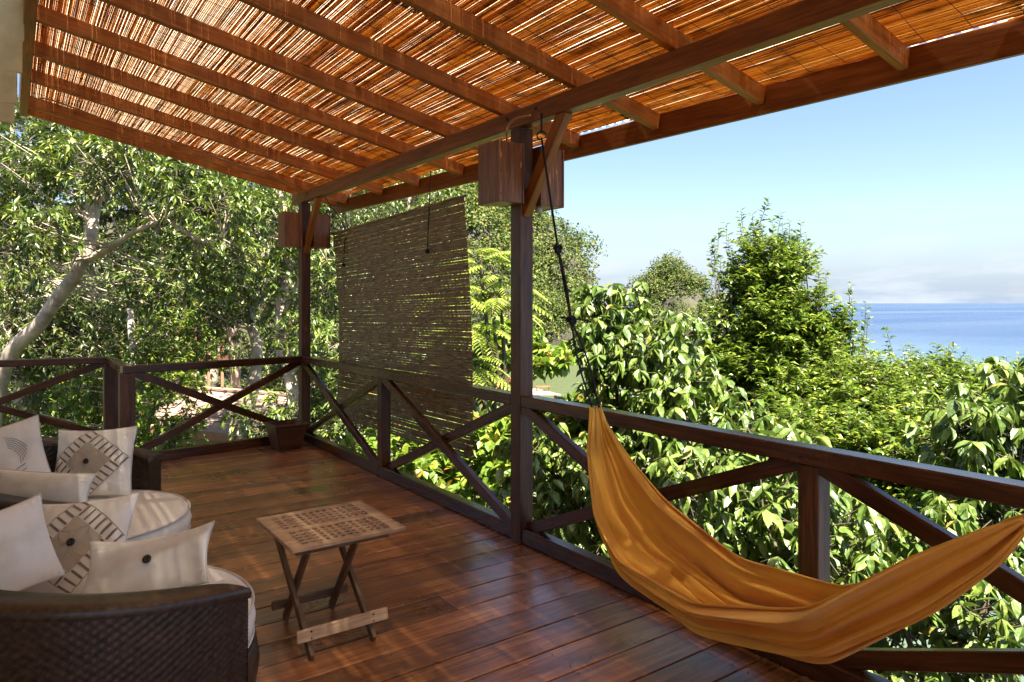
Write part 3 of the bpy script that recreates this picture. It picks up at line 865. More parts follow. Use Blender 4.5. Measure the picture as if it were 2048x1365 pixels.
# ------------------------------------------------------------------ pillows
def pillow(label, c, nrm, up, w, h, T, seed, bend=0.0, pattern=None, button=False, droop=0.0):
    nrm = Vector(nrm).normalized(); up = Vector(up)
    x = up.cross(nrm).normalized(); yv = nrm.cross(x)
    m = Matrix((x, yv, nrm)).transposed().to_4x4(); m.translation = Vector(c)
    o = thing('pillow', label, 'pillow', (0, 0, 0), 0, 'square white linen pillows')
    o.location = c
    WM[o.name] = Matrix.Translation(c)
    def S(u, v, side, lift=0.0):
        u, v = np.asarray(u, float), np.asarray(v, float)
        ex = 1 - 0.085 * (1 - v * v) * np.abs(u) ** 3
        ey = 1 - 0.085 * (1 - u * u) * np.abs(v) ** 3
        X = w / 2 * u * ex; Y = h / 2 * v * ey
        prof = np.clip((1 - u * u) * (1 - v * v), 0, 1) ** 0.42
        q = np.stack([X, Y, 0 * X], -1)
        wr = 0.006 * vnoise(q, 34, seed) * prof - 0.016 * np.abs(vnoise(q, 16, seed + 5)) * prof + 0.012 * vnoise(q, 9, seed + 3) * prof
        edge = np.maximum(np.abs(u), np.abs(v))
        gather = 0.0035 * np.sin((np.where(np.abs(u) > np.abs(v), v, u)) * 34 + seed) * np.clip((edge - 0.6) / 0.3, 0, 1) * np.clip((1 - edge) / 0.1, 0, 1)
        Z = side * (T / 2 * prof + wr + gather + lift)
        Z = Z + bend * ((u * u) - 0.4) + 0.018 * vnoise(q, 7, seed + 8) * edge ** 2 + droop * (v + 1) ** 2 * np.sign(1)
        return np.stack([X, Y, Z], -1)
    n = 37
    g = np.sin(np.linspace(-1, 1, n) * math.pi / 2)
    U, Vv = np.meshgrid(g, g)
    A = S(U, Vv, 1).reshape(-1, 3); B = S(U, Vv, -1).reshape(-1, 3)
    vs = np.concatenate([A, B]); f = np.concatenate([grid_faces(n, n), grid_faces(n, n, n * n, True)])
    # share the rim
    link('cover', np_mesh('cover', vs, [f], M['linen'], True), o, m)
    e = np.linspace(-1, 1, 40)
    loop = np.concatenate([S(e, -1 + 0 * e, 1), S(1 + 0 * e, e, 1)[1:], S(-e, 1 + 0 * e, 1)[1:], S(-1 + 0 * e, -e, 1)[1:]])
    vv, qq = tubes([(loop, 0.0045)], 6)
    link('piping', np_mesh('piping', vv, [qq], M['piping'], True), o, m)
    def patch(poly, lift, nu=3, nv=3):
        """bilinear quad in (u,v) pulled onto the pillow"""
        a, b_, c_, d_ = [np.array(p) for p in poly]
        s, tt = np.meshgrid(np.linspace(0, 1, nu), np.linspace(0, 1, nv))
        s = s[..., None]; tt = tt[..., None]
        P = (a * (1 - s) + b_ * s) * (1 - tt) + (d_ * (1 - s) + c_ * s) * tt
        return S(P[..., 0], P[..., 1], 1, lift).reshape(-1, 3), grid_faces(nv, nu)
    def merge(items):
        V_, F_, k = [], [], 0
        for vv, ff in items:
            V_.append(vv); F_.append(ff + k); k += len(vv)
        return np.concatenate(V_), np.concatenate(F_)
    if pattern == 'diamond':
        ri, ro, cx, cy = 0.40, 0.70, 0.0, 0.03
        rot = R(45 + 4)
        def D(px, py):
            return (cx + (px * math.cos(rot) - py * math.sin(rot)) , cy + (px * math.sin(rot) + py * math.cos(rot)))
        vv, ff = merge([patch([D(-ri, -ri), D(ri, -ri), D(ri, ri), D(-ri, ri)], 0.0022, 14, 14)])
        link('patch', np_mesh('patch', vv, [ff], M['patch'], True), o, m)
        items = []
        for k in range(4):
            a = k * math.pi / 2
            def E(px, py): return D(px * math.cos(a) - py * math.sin(a), px * math.sin(a) + py * math.cos(a))
            for j in range(7):
                xx = -ri + 0.02 + (ri + ro - 0.06) * j / 6.0
                items.append(patch([E(xx, ri + 0.015), E(xx + 0.048, ri + 0.015), E(xx + 0.04 + random.uniform(-.01, .01), ro - 0.01), E(xx - 0.008, ro - 0.01)], 0.0035, 3, 7))
            items.append(patch([E(-ri - 0.012, ro), E(ro, ro), E(ro, ro + 0.014), E(-ri - 0.012, ro + 0.014)], 0.003, 20, 2))
        vv, ff = merge(items)
        link('embroidery_stripes', np_mesh('embroidery_stripes', vv, [ff], M['stitch'], True), o, m)
        paths = []
        for k in range(4):
            a = k * math.pi / 2 + rot
            for s_ in (-1, 1):
                for wd in (0.13, 0.08):
                    t_ = np.linspace(0.05, 1, 16)
                    rr = 0.42 * t_; la = s_ * wd * np.sin(t_ * math.pi)
                    paths.append((S(cx + rr * math.cos(a) - la * math.sin(a), cy + rr * math.sin(a) + la * math.cos(a), 1, 0.0042), 0.0012))
        vv, qq = tubes(paths, 4)
        link('embroidery_flower', np_mesh('embroidery_flower', vv, [qq], M['stitch_pale'], True), o, m)
    if pattern == 'script':
        paths = []
        rs = np.random.default_rng(5)
        for j in range(6):
            t_ = np.linspace(0, 1, 70)
            an = R(62 + 3 * j) - t_ * R(78 - 5 * j); rr = 0.42 + 0.052 * j
            jit = 0.008 * np.sin(t_ * 95 + j)
            paths.append((S(0.0 + (rr + jit) * np.cos(an), -0.05 + (rr + jit) * np.sin(an), 1, 0.0015), 0.0011))
        for j in range(3):
            t_ = np.linspace(0, 1, 30)
            paths.append((S(0.26 + 0.24 * t_, -0.30 - 0.13 * j + 0.10 * t_ + 0.012 * np.sin(t_ * 50), 1, 0.0015), 0.0016))
        vv, qq = tubes(paths, 4)
        link('stitched_script', np_mesh('stitched_script', vv, [qq], M['ink'], True), o, m)
    if button:
        bu = (0.0, 0.03)
        p = S(bu[0], bu[1], 1, 0.004)
        a = np.arange(20) * 2 * math.pi / 20
        prof = [(0.001, 0.003), (0.006, 0.003), (0.010, 0.006), (0.0155, 0.005), (0.017, 0.001), (0.015, -0.003)]
        P = np.array([[(p[0] + r * math.cos(t_), p[1] + r * math.sin(t_), p[2] + z) for t_ in a] for r, z in prof])
        i = np.arange(len(prof) - 1)[:, None] * 20; j = np.arange(20)[None]; j2 = (j + 1) % 20
        link('button', np_mesh('button', P.reshape(-1, 3), [np.stack([i + j, i + 20 + j, i + 20 + j2, i + j2], -1).reshape(-1, 4)], M['button'], True), o, m)
    return o
def at(x, y_, D):
    t_ = (x - 1024) / 1400
    return (D * (math.sin(YAW) + math.cos(YAW) * t_), D * (math.cos(YAW) - math.sin(YAW) * t_), EYE + (607 - y_) / 1400 * D)
RGT = Vector((math.cos(YAW), -math.sin(YAW), 0)); FWD = Vector((math.sin(YAW), math.cos(YAW), 0)); UP = Vector((0, 0, 1))
def view_dir(r, f, u): return RGT * r + FWD * f + UP * u
pillow('plain white pillow with grey script leaning in the far chair', at(8, 926, 3.98), view_dir(0.42, -0.85, 0.25), view_dir(-0.36, 0.2, 0.9), 0.42, 0.43, 0.16, 11, pattern='script')
pillow('square pillow with brown striped diamond upright in the far chair', at(188, 926, 4.28), view_dir(0.02, -0.95, 0.25), view_dir(-0.05, 0.25, 1), 0.49, 0.42, 0.16, 12, pattern='diamond', button=True)
pillow('plain pillow lying along the near arm of the far chair', at(80, 980, 3.5), view_dir(-0.05, -0.9, 0.3), view_dir(0.06, 0.45, 0.8), 0.54, 0.18, 0.11, 13, bend=-0.02)
pillow('plain white pillow at the left edge of the near chair', at(14, 1104, 2.70), view_dir(0.8, -0.5, 0.3), view_dir(-0.4, 0.1, 0.9), 0.33, 0.34, 0.13, 14)
pillow('square pillow with brown striped diamond lying back in the near chair', at(158, 1098, 2.98), view_dir(0.05, -0.8, 0.55), view_dir(-0.14, 0.55, 0.75), 0.42, 0.44, 0.15, 15, pattern='diamond', button=True)
pillow('tilted plain pillow with one button on the near chair cushion', at(302, 1128, 2.72), view_dir(0.0, -0.72, 0.6), view_dir(-0.17, 0.6, 0.7), 0.47, 0.24, 0.11, 16, bend=0.04, button=True)

# ------------------------------------------------------------------ hammock
def interp(u, tab):
    from_x = [p[0] for p in tab]; from_y = [p[1] for p in tab]
    x = np.array(from_x); yv = np.array(from_y)
    # smooth: monotone-ish via dense linear then box filter
    d = np.linspace(0, 1, 401); vals = np.interp(d, x, yv)
    kk = np.hanning(33); kk /= kk.sum()
    pad = np.concatenate([2 * vals[0] - vals[16:0:-1], vals, 2 * vals[-1] - vals[-2:-18:-1]])
    return np.interp(u, d, np.convolve(pad, kk, 'valid'))
HA, HB = np.array([2.50, 2.74]), np.array([2.27, 0.74])
def build_hammock():
    nu, nv = 170, 190
    u = np.linspace(0, 1, nu)
    # lengthwise position along the A-B line, depth of trough, height of both rims
    s = interp(u, [(0, 0.0), (0.1, 0.006), (0.25, 0.07), (0.35, 0.18), (0.5, 0.42), (0.65, 0.68), (0.8, 0.86), (0.92, 0.96), (1, 1.0)])
    zb = interp(u, [(0, 1.05), (0.1, 0.84), (0.25, 0.50), (0.35, 0.33), (0.5, 0.225), (0.65, 0.33), (0.8, 0.64), (0.92, 0.86), (1, 0.99)])
    zf = interp(u, [(0, 1.06), (0.1, 0.97), (0.25, 0.80), (0.35, 0.64), (0.5, 0.48), (0.65, 0.53), (0.8, 0.79), (0.92, 0.96), (1, 1.01)])
    zn = interp(u, [(0, 1.05), (0.1, 0.84), (0.25, 0.50), (0.35, 0.36), (0.5, 0.36), (0.65, 0.55), (0.8, 0.85), (0.92, 0.985), (1, 1.015)])
    w = interp(u, [(0, 0.032), (0.1, 0.07), (0.25, 0.13), (0.35, 0.17), (0.5, 0.19), (0.65, 0.17), (0.8, 0.13), (0.92, 0.085), (1, 0.03)])
    d = (HB - HA); dn = d / np.linalg.norm(d)
    nrm = np.array([-dn[1], dn[0]])
    if nrm[0] < 0: nrm = -nrm                # towards the sea
    v = np.linspace(-1, 1, nv)
    Uu, Vv = np.meshgrid(u, v, indexing='ij')
    S_, ZB, ZF, ZN, W = [a[:, None] + 0 * Vv for a in (s, zb, zf, zn, w)]
    lat = np.sin(Vv * math.pi / 2) * W * np.where(Vv < 0, 0.66, 0.88)
    top = np.where(Vv > 0, ZF, ZN)
    Z = ZB + (top - ZB) * np.abs(Vv) ** 1.9
    # folds running lengthwise, gathered at the ends
    env = (0.35 + 0.65 * np.sin(np.pi * np.clip(Uu, 0.02, 0.98)))
    ph = 2.0 * np.sin(Uu * 2.6 + 0.4) + 0.9 * np.sin(Uu * 5.3 + 1)
    tri = lambda a_: 2 * np.abs(np.mod(a_ / math.pi, 2) - 1) - 1
    fold = 0.50 * tri(Vv * 12 + ph) + 0.46 * tri(Vv * 25 - 1.6 * ph + 1.0) + 0.2 * np.sin(Vv * 47 + 2 * ph)
    fold = fold * (0.75 + 0.35 * np.sin(Uu * 9 + Vv * 4))
    amp = 0.046 * env + 0.004
    # big overturned fold on the inner side, as of cloth doubled over
    big = 0.05 * np.exp(-((Vv + 0.35 - 0.25 * np.sin(Uu * 4)) / 0.13) ** 2) * np.exp(-((Uu - 0.42) / 0.22) ** 2)
    dirx = np.sin(Vv * math.pi / 2 * 0.9); dirz = np.cos(Vv * math.pi / 2 * 0.9)
    lean = 0.020 * env * (np.sin(Vv * 12 + ph + 1.1) + 0.6 * np.sin(Vv * 25 - 1.6 * ph + 2.1))
    amp = amp * 1.25
    lat = lat - (amp * fold) * dirx + lean * dirz
    Z = Z + (amp * fold) * dirz * 0.9 + lean * dirx + big
    ls = 0.010 * np.sin(Vv * 9 + Uu * 5) * env
    P = np.zeros((nu, nv, 3))
    base = HA + S_[..., None] * d
    P[..., 0] = base[..., 0] + lat * nrm[0] + ls * dn[0]
    P[..., 1] = base[..., 1] + lat * nrm[1] + ls * dn[1]
    P[..., 2] = Z
    return P
P = build_hammock()
ham = thing('hammock', 'orange cotton hammock slung between two ropes beside the railing', 'hammock', (2.4, 1.75, 0.2))
me = np_mesh('cloth', P.reshape(-1, 3), [grid_faces(P.shape[0], P.shape[1])], M['hammock'], True)
ho = link('cloth', me, ham)
sm = ho.modifiers.new('thickness', 'SOLIDIFY'); sm.thickness = 0.003; sm.offset = 0
for name, i in (('edge_hem', 0), ('edge_hem', -1)):
    tube_obj(name, [(P[:, i, :], 0.005)], M['hammock'], ham)
A3 = Vector((*HA, 1.055)); B3 = Vector((*HB, 1.0))
K1 = Vector(at(1116, 497, 4.30)); K2 = Vector(at(1142, 640, 4.12)); K0 = Vector(at(1083, 276, 4.42))
rp_ = tube_obj('rope', [(bez([K0, K1, K2], 6), 0.0075), (bez([K2, (K2 + A3) / 2 + Vector((0.015, -0.03, 0)), A3 + Vector((0.01, -0.02, 0))], 6), 0.006), (bez([K2 + Vector((0, 0, 0)), (K2 + A3) / 2 + Vector((-0.015, 0.02, 0)), A3 + Vector((-0.01, 0.015, 0))], 6), 0.006), (bez([K1, (K1 + K2) / 2 + Vector((0.012, 0, 0)), K2], 6), 0.007)], M['rope'], ham)
def knot(c, r, n=90):
    a = np.linspace(0, 2 * math.pi, n)
    pts = np.stack([np.sin(a) + 2 * np.sin(2 * a), -np.sin(3 * a), np.cos(a) - 2 * np.cos(2 * a)], 1) * r / 3 + np.array(c)
    return (pts, r * 0.36)
tube_obj('knot', [knot(K1, 0.026), knot(K1 + Vector((0, 0, -0.02)), 0.02)], M['rope'], rp_)
tube_obj('knot', [knot(K2, 0.026), knot(K2 + Vector((0.012, 0, -0.015)), 0.022), (np.array([K2, K2 + RGT * 0.05 + UP * 0.004, K2 + RGT * 0.085 - UP * 0.008]), 0.005), (np.array([K2, K2 - RGT * 0.04 + UP * 0.012, K2 - RGT * 0.06 + UP * 0.015]), 0.006)], M['rope'], rp_)
E3 = Vector((2.74, -0.42, 2.1))
rp2 = tube_obj('rope', [(bez([B3 - Vector((-0.02, 0.01, 0.0)), B3 + (E3 - B3) * 0.3 + UP * 0.02, E3], 8), 0.009)], M['rope'], ham)
tube_obj('knot', [knot(B3 + (E3 - B3) * 0.06, 0.03), knot(B3 + (E3 - B3) * 0.09, 0.026)], M['rope'], rp2)
hk = thing('iron_hook', 'small iron hook under the roof beam holding the hammock rope', 'hook', tuple(K0))
a = np.linspace(-0.5, 4.4, 18)
tube_obj('ring', [(np.stack([K0.x + 0.028 * np.cos(a) * RGT.x, K0.y + 0.028 * np.cos(a) * RGT.y, K0.z + 0.012 + 0.028 * np.sin(a)], 1), 0.006)], M['iron'], hk)
bar('shank', K0 + UP * 0.03, (K0.x, K0.y, 2.80), 0.012, 0.012, M['iron'], hk, up=(0, 1, 0))

# ------------------------------------------------------------------ terrain, sea
SEA = -6.0
def shore(y):
    return 10.5 + 0.24 * y + 1.5 * np.sin(y * 0.21) + 0.8 * np.sin(y * 0.55 + 1)
def ground_z(x, y):
    d = shore(y) - x                                   # metres inland
    z = SEA - 1.2 + 1.2 * np.clip(d / 2.0 + 0.4, 0, 1.0) + np.clip(d, 0, 9) * 0.30
    z = z + np.clip(d - 9, 0, 60) * 0.07 + np.clip(y - 20, 0, 60) * 0.22 * np.clip(d / 10, 0, 1)
    p = np.stack([x, y, 0 * x], -1)
    return z + 0.22 * vnoise(p, 0.9, 3) + 0.08 * vnoise(p, 3.1, 4)
def make_ground():
    gx = np.concatenate([np.linspace(-90, -14, 20)[:-1], np.linspace(-14, 30, 110), np.linspace(30, 60, 20)[1:]])
    gy = np.concatenate([np.linspace(-60, -8, 18)[:-1], np.linspace(-8, 45, 120), np.linspace(45, 95, 22)[1:]])
    X, Y = np.meshgrid(gx, gy)
    Z = ground_z(X, Y)
    v = np.stack([X, Y, Z], -1).reshape(-1, 3)
    m, nt, bs = new_mat('leaf litter ground')
    l = nt.links.new
    tc = N(nt, 'ShaderNodeTexCoord')
    n1 = N(nt, 'ShaderNodeTexNoise', Scale=1.3, Detail=10.0, Roughness=0.7); l(tc.outputs['Object'], n1.inputs['Vector'])
    rp = ramp(nt, [(0.3, (0.018, 0.016, 0.009)), (0.5, (0.04, 0.045, 0.017)), (0.62, (0.09, 0.065, 0.035)), (0.8, (0.16, 0.12, 0.07))]); l(n1.outputs['Fac'], rp.inputs[0])
    l(rp.outputs[0], bs.inputs['Base Color']); bs.inputs['Roughness'].default_value = 0.95
    bp = N(nt, 'ShaderNodeBump', Strength=0.8, Distance=0.1); l(n1.outputs['Fac'], bp.inputs['Height']); l(bp.outputs[0], bs.inputs['Normal'])
    tag(link('ground', np_mesh('ground', v, [grid_faces(len(gy), len(gx))], m, True)), 'leaf covered slope below the veranda', 'ground', kind='structure')
make_ground()

def make_sea():
    r = np.concatenate([[0.5], np.geomspace(4, 70000, 60)])
    a = np.arange(72) * 2 * math.pi / 72
    v = np.array([[(rr * math.cos(t), rr * math.sin(t), SEA) for t in a] for rr in r]).reshape(-1, 3)
    i = np.arange(len(r) - 1)[:, None] * 72; j = np.arange(72)[None]; j2 = (j + 1) % 72
    q = np.stack([i + j, i + 72 + j, i + 72 + j2, i + j2], -1).reshape(-1, 4)
    m, nt, bs = new_mat('sea water')
    l = nt.links.new
    tc = N(nt, 'ShaderNodeTexCoord')
    sp = N(nt, 'ShaderNodeSeparateXYZ'); l(tc.outputs['Object'], sp.inputs[0])
    # shallow sandy lagoon inside the bay, deep blue further out
    dx = N(nt, 'ShaderNodeVectorMath', operation='LENGTH')
    mv = N(nt, 'ShaderNodeMapping'); mv.inputs['Location'].default_value = (-34, -62, 0)
    l(tc.outputs['Object'], mv.inputs['Vector']); l(mv.outputs[0], dx.inputs[0])
    n0 = N(nt, 'ShaderNodeTexNoise', Scale=0.045, Detail=4.0); l(tc.outputs['Object'], n0.inputs['Vector'])
    ad = N(nt, 'ShaderNodeMath', operation='MULTIPLY_ADD'); ad.inputs[1].default_value = 60; l(n0.outputs['Fac'], ad.inputs[0]); l(dx.outputs['Value'], ad.inputs[2])
    mr = N(nt, 'ShaderNodeMapRange'); mr.inputs['From Min'].default_value = 55; mr.inputs['From Max'].default_value = 190
    l(ad.outputs[0], mr.inputs['Value'])
    rp = ramp(nt, [(0.0, (0.085, 0.105, 0.045)), (0.2, (0.09, 0.13, 0.085)), (0.45, (0.06, 0.10, 0.16)), (1.0, (0.024, 0.05, 0.12))]); l(mr.outputs[0], rp.inputs[0])
    mpw = N(nt, 'ShaderNodeMapping'); mpw.inputs['Rotation'].default_value = (0, 0, YAW); mpw.inputs['Scale'].default_value = (0.0016, 0.012, 1)
    l(tc.outputs['Object'], mpw.inputs['Vector'])
    nw = N(nt, 'ShaderNodeTexNoise', Scale=1.0, Detail=5.0, Roughness=0.6); l(mpw.outputs[0], nw.inputs['Vector'])
    rw_ = N(nt, 'ShaderNodeMapRange'); rw_.inputs['From Min'].default_value = 0.35; rw_.inputs['From Max'].default_value = 0.65; rw_.inputs['To Min'].default_value = 0.14; rw_.inputs['To Max'].default_value = 0.34
    l(nw.outputs['Fac'], rw_.inputs['Value']); l(rw_.outputs[0], bs.inputs['Roughness'])
    l(rp.outputs[0], bs.inputs['Base Color'])
    bs.inputs['IOR'].default_value = 1.33
    bs.inputs['Specular IOR Level'].default_value = 0.35
    n1 = N(nt, 'ShaderNodeTexNoise', Scale=1.1, Detail=6.0, Roughness=0.6)
    mp = N(nt, 'ShaderNodeMapping'); mp.inputs['Rotation'].default_value = (0, 0, R(-30)); mp.inputs['Scale'].default_value = (0.6, 1.5, 1)
    l(tc.outputs['Object'], mp.inputs['Vector']); l(mp.outputs[0], n1.inputs['Vector'])
    bp = N(nt, 'ShaderNodeBump', Strength=0.8, Distance=0.3); l(n1.outputs['Fac'], bp.inputs['Height']); l(bp.outputs[0], bs.inputs['Normal'])
    tag(link('sea', np_mesh('sea', v, [q], m, True)), 'calm blue sea reaching to the horizon', 'sea', kind='structure')
make_sea()

# ------------------------------------------------------------------ foliage machinery
def unit(a): return a / (np.linalg.norm(a, axis=-1, keepdims=True) + 1e-9)

BIG_T = np.array([(0, 0, 0), (0.3, 0, 0), (0.66, 0, 0), (1, 0, 0), (0.3, 0.5, 1), (0.66, 0.42, 1), (0.3, -0.5, 1), (0.66, -0.42, 1)], float)
BIG_TRI = np.array([(0, 1, 4), (2, 3, 5), (0, 6, 1), (2, 7, 3)]); BIG_Q = np.array([(1, 2, 5, 4), (1, 6, 7, 2)])
SM_T = np.array([(0, 0, 0), (0.5, 0, 0), (1, 0, 0), (0.42, 0.5, 1), (0.42, -0.5, 1)], float)
SM_TRI = np.array([(0, 1, 3), (1, 2, 3), (0, 4, 1), (1, 4, 2)])
def leaves(P, A, Nn, ln, wd, curl, fold, big):
    """P base, A axis, Nn normal; returns verts, tris, quads"""
    T = BIG_T if big else SM_T
    A = unit(A); B = unit(np.cross(Nn, A)); C = np.cross(A, B)
    t, s, f = T[:, 0], T[:, 1], T[:, 2]
    ln = ln[:, None]; wd = wd[:, None]; curl = curl[:, None]
    x = ln * t[None] * (1 - 0.15 * curl * t[None]); yv = wd * s[None]
    z = -curl * ln * (t ** 2)[None] * 0.5 + fold * wd * (f * np.abs(s))[None]
    V = P[:, None] + x[..., None] * A[:, None] + yv[..., None] * B[:, None] + z[..., None] * C[:, None]
    n = len(P); k = len(T)
    off = (np.arange(n) * k)[:, None, None]
    if big: return V.reshape(-1, 3), (BIG_TRI[None] + off).reshape(-1, 3), (BIG_Q[None] + off).reshape(-1, 4)
    return V.reshape(-1, 3), (SM_TRI[None] + off).reshape(-1, 3), np.zeros((0, 4), int)

def sample_clumps(r, ells, clump_r, per_clump, shell=0.35):
    """ells: (cx,cy,cz, rx,ry,rz, n_clumps). returns twig tips and outward directions"""
    tips, dirs, cents = [], [], []
    for (cx, cy, cz, rx, ry, rz, nc) in ells:
        c = np.array([cx, cy, cz]); rad = np.array([rx, ry, rz])
        d = unit(r.normal(size=(nc, 3)))
        rr = r.uniform(shell, 1.0, (nc, 1)) ** 0.6
        cc = c + d * rr * rad
        for k in range(nc):
            n = max(3, int(per_clump * r.uniform(0.5, 1.4)))
            e = unit(r.normal(size=(n, 3))) * (r.uniform(0.25, 1, (n, 1)) ** 0.5) * clump_r * r.uniform(0.7, 1.25)
            e[:, 2] *= 0.75
            tips.append(cc[k] + e)
            dirs.append(unit(unit(e) * 0.9 + unit((cc[k] - c) / rad) * 0.7 + np.array([0, 0, 0.35])))
            cents.append(np.repeat(cc[k][None], n, 0))
    return np.concatenate(tips), np.concatenate(dirs), np.concatenate(cents)

def leaf_frames(r, tips, dirs, twig, nl, spread, droop, up_bias=1.0, whorl=False):
    n = len(tips)
    s = np.tile(np.linspace(0.15, 1.0, nl) if not whorl else np.linspace(0.82, 1.0, nl), (n, 1)) + r.normal(0, 0.03, (n, nl))
    base = (tips - dirs * twig)[:, None] + dirs[:, None] * (twig * s[..., None])
    ref = np.where(np.abs(dirs[:, 2:3]) > 0.9, np.array([[1.0, 0, 0]]), np.array([[0, 0, 1.0]]))
    a = unit(np.cross(dirs, ref)); b = np.cross(dirs, a)
    ph = (np.arange(nl) * (2.4 if whorl else math.pi))[None] + r.uniform(0, 6.28, (n, 1)) * (1 if whorl else 0.0) + r.normal(0, 0.35, (n, nl))
    rad = np.cos(ph)[..., None] * a[:, None] + np.sin(ph)[..., None] * b[:, None]
    ax = dirs[:, None] * math.cos(spread) + rad * math.sin(spread) + np.array([0, 0, -droop]) + r.normal(0, 0.16, (n, nl, 3))
    ax = unit(ax)
    nr = np.array([0, 0, up_bias]) + 0.35 * rad + r.normal(0, 0.30, (n, nl, 3))
    nr = nr - (nr * ax).sum(-1, keepdims=True) * ax
    return base.reshape(-1, 3), ax.reshape(-1, 3), unit(nr).reshape(-1, 3)

_leafmesh = {}
def single_leaf(kind, ratio):
    if (kind, ratio) not in _leafmesh:
        out = []
        for cu, fo in ((0.15, 0.3), (0.4, 0.45), (0.65, 0.25)):
            V, t3, q4 = leaves(np.zeros((1, 3)), np.array([[1.0, 0, 0]]), np.array([[0, 0, 1.0]]), np.ones(1), np.full(1, ratio), np.full(1, cu), fo, True)
            out.append(np_mesh('leaf', V, [t3, q4], G[kind]))
        _leafmesh[(kind, ratio)] = out
    return _leafmesh[(kind, ratio)]

CAMP = np.array([0, 0, EYE])
def project(P):
    d = P - CAMP
    D = d @ np.array(FWD); l = d @ np.array(RGT)
    return 1024 + 1400 * l / np.maximum(D, 0.01), 607 - 1400 * d[:, 2] / np.maximum(D, 0.01), D

def plant(name, label, cat, base, stems, ells, kind, leaf=(0.12, 0.04), clump=(0.35, 12), twig=0.22, nl=7, spread=R(55), droop=0.2,
          big=False, seed=1, group=None, singles=0, whorl=False, curl=(0.1, 0.5), fold=0.35, trunk_mat='bark', up_bias=1.0, twig_r=0.004, extra_tips=None, shell=0.35, conn=0.3):
    r = np.random.default_rng(seed)
    t = thing(name, label, cat, base, 0, group)
    tips, dirs, cents = sample_clumps(r, ells, clump[0], clump[1], shell)
    if extra_tips is not None:
        tips = np.concatenate([tips, extra_tips[0]]); dirs = np.concatenate([dirs, unit(extra_tips[1])]); cents = np.concatenate([cents, extra_tips[0] - extra_tips[1] * 0.5])
    # wood: stems given as point lists, limbs reaching clumps, twigs
    spts = []
    paths = []
    for pts, r0, r1 in stems:
        c = bez(pts, 8)
        c = c + 0.02 * vnoise(c, 3.0, seed)[:, None] * np.array([1, 1, 0.2])
        paths.append((c, np.linspace(r0, r1, len(c)) * (1 + 0.08 * vnoise(c, 6.0, seed + 2))))
        spts.append(c)
    sp = np.concatenate(spts)
    uc, first = np.unique(cents.round(4), axis=0, return_index=True)
    limb = []
    for c in uc:
        dd = np.linalg.norm(sp - c - np.array([0, 0, -0.25]), axis=1)
        a = sp[dd.argmin()]
        mid = (a + c) / 2 + np.array([0, 0, -0.06]) * np.linalg.norm(c - a) + r.normal(0, 0.05, 3)
        limb.append((np.array([a, mid, c]), np.array([0.018, 0.011, 0.006]) * (0.6 + 0.25 * np.linalg.norm(c - a))))
    v1, q1 = tubes(paths, 9)
    if trunk_mat == 'bark' and limb and name != 'forest_tree':
        lv, lq = tubes(limb, 6)
        q1 = np.concatenate([q1, lq + len(v1)]); v1 = np.concatenate([v1, lv])
        limb = []
    link('trunk', np_mesh('trunk', v1, [q1], M[trunk_mat], True), t)
    wood_parts = [tubes(limb, 5)] if limb else []
    tw = [(np.array([cents[i] * conn + (tips[i] - dirs[i] * twig) * (1 - conn), tips[i] - dirs[i] * twig * 0.5, tips[i]]), np.array([twig_r * 1.4, twig_r, twig_r * 0.5])) for i in range(len(tips))]
    wood_parts.append(tubes(tw, 3))
    V_, Q_, k = [], [], 0
    for vv, qq in wood_parts: V_.append(vv); Q_.append(qq + k); k += len(vv)
    tag(link('branches', np_mesh('branches', np.concatenate(V_), [np.concatenate(Q_)], M['twig'], True), t), kind='stuff')
    P, A, Nn = leaf_frames(r, tips, dirs, twig, nl, spread, droop, up_bias, whorl)
    n = len(P)
    ln = leaf[0] * r.uniform(0.65, 1.2, n); wd = leaf[1] * ln / leaf[0] * r.uniform(0.85, 1.15, n)
    cu = r.uniform(curl[0], curl[1], n)
    keep = np.ones(n, bool)
    if singles:
        px, py, D = project(P)
        ok = (px > -40) & (px < 2090) & (py > -20) & (py < 1400)
        score = np.where(ok, D, 1e9)
        idx = np.argsort(score)[:singles * 2]
        idx = idx[score[idx] < 1e8]
        r.shuffle(idx); idx = idx[:singles]
        keep[idx] = False
        ms = single_leaf(kind, round(leaf[1] / leaf[0], 3))
        An = unit(A[idx]); Bn = unit(np.cross(Nn[idx], An)); Cn = np.cross(An, Bn)
        for q, i in enumerate(idx):
            m = Matrix(((An[q][0], Bn[q][0], Cn[q][0], 0), (An[q][1], Bn[q][1], Cn[q][1], 0), (An[q][2], Bn[q][2], Cn[q][2], 0), (0, 0, 0, 1)))
            m = m @ Matrix.Scale(ln[i], 4); m.translation = Vector(P[i])
            link('leaf', ms[q % 3], t, m)
    V, t3, q4 = leaves(P[keep], A[keep], Nn[keep], ln[keep], wd[keep], cu[keep], fold, big)
    tag(link('crown', np_mesh('crown', V, [t3, q4], G[kind]), t), kind='stuff')
    return t

def gz(x, y): return float(ground_z(np.array([x], float), np.array([y], float))[0])

# --- big drooping leaves beyond the railing (right of the middle post)
def E_(px, py, D, rx, ry, rz, n):
    c = at(px, py, D); return (c[0], c[1], c[2], rx, ry, rz, n)
def stem_to(base, tops, r0=0.05):
    out = []
    for tp in tops:
        b = np.array(base); tp = np.array(tp)
        out.append(([b, b * 0.55 + tp * 0.45 + np.array([0.1, -0.1, -0.2]), tp], r0, r0 * 0.35))
    return out

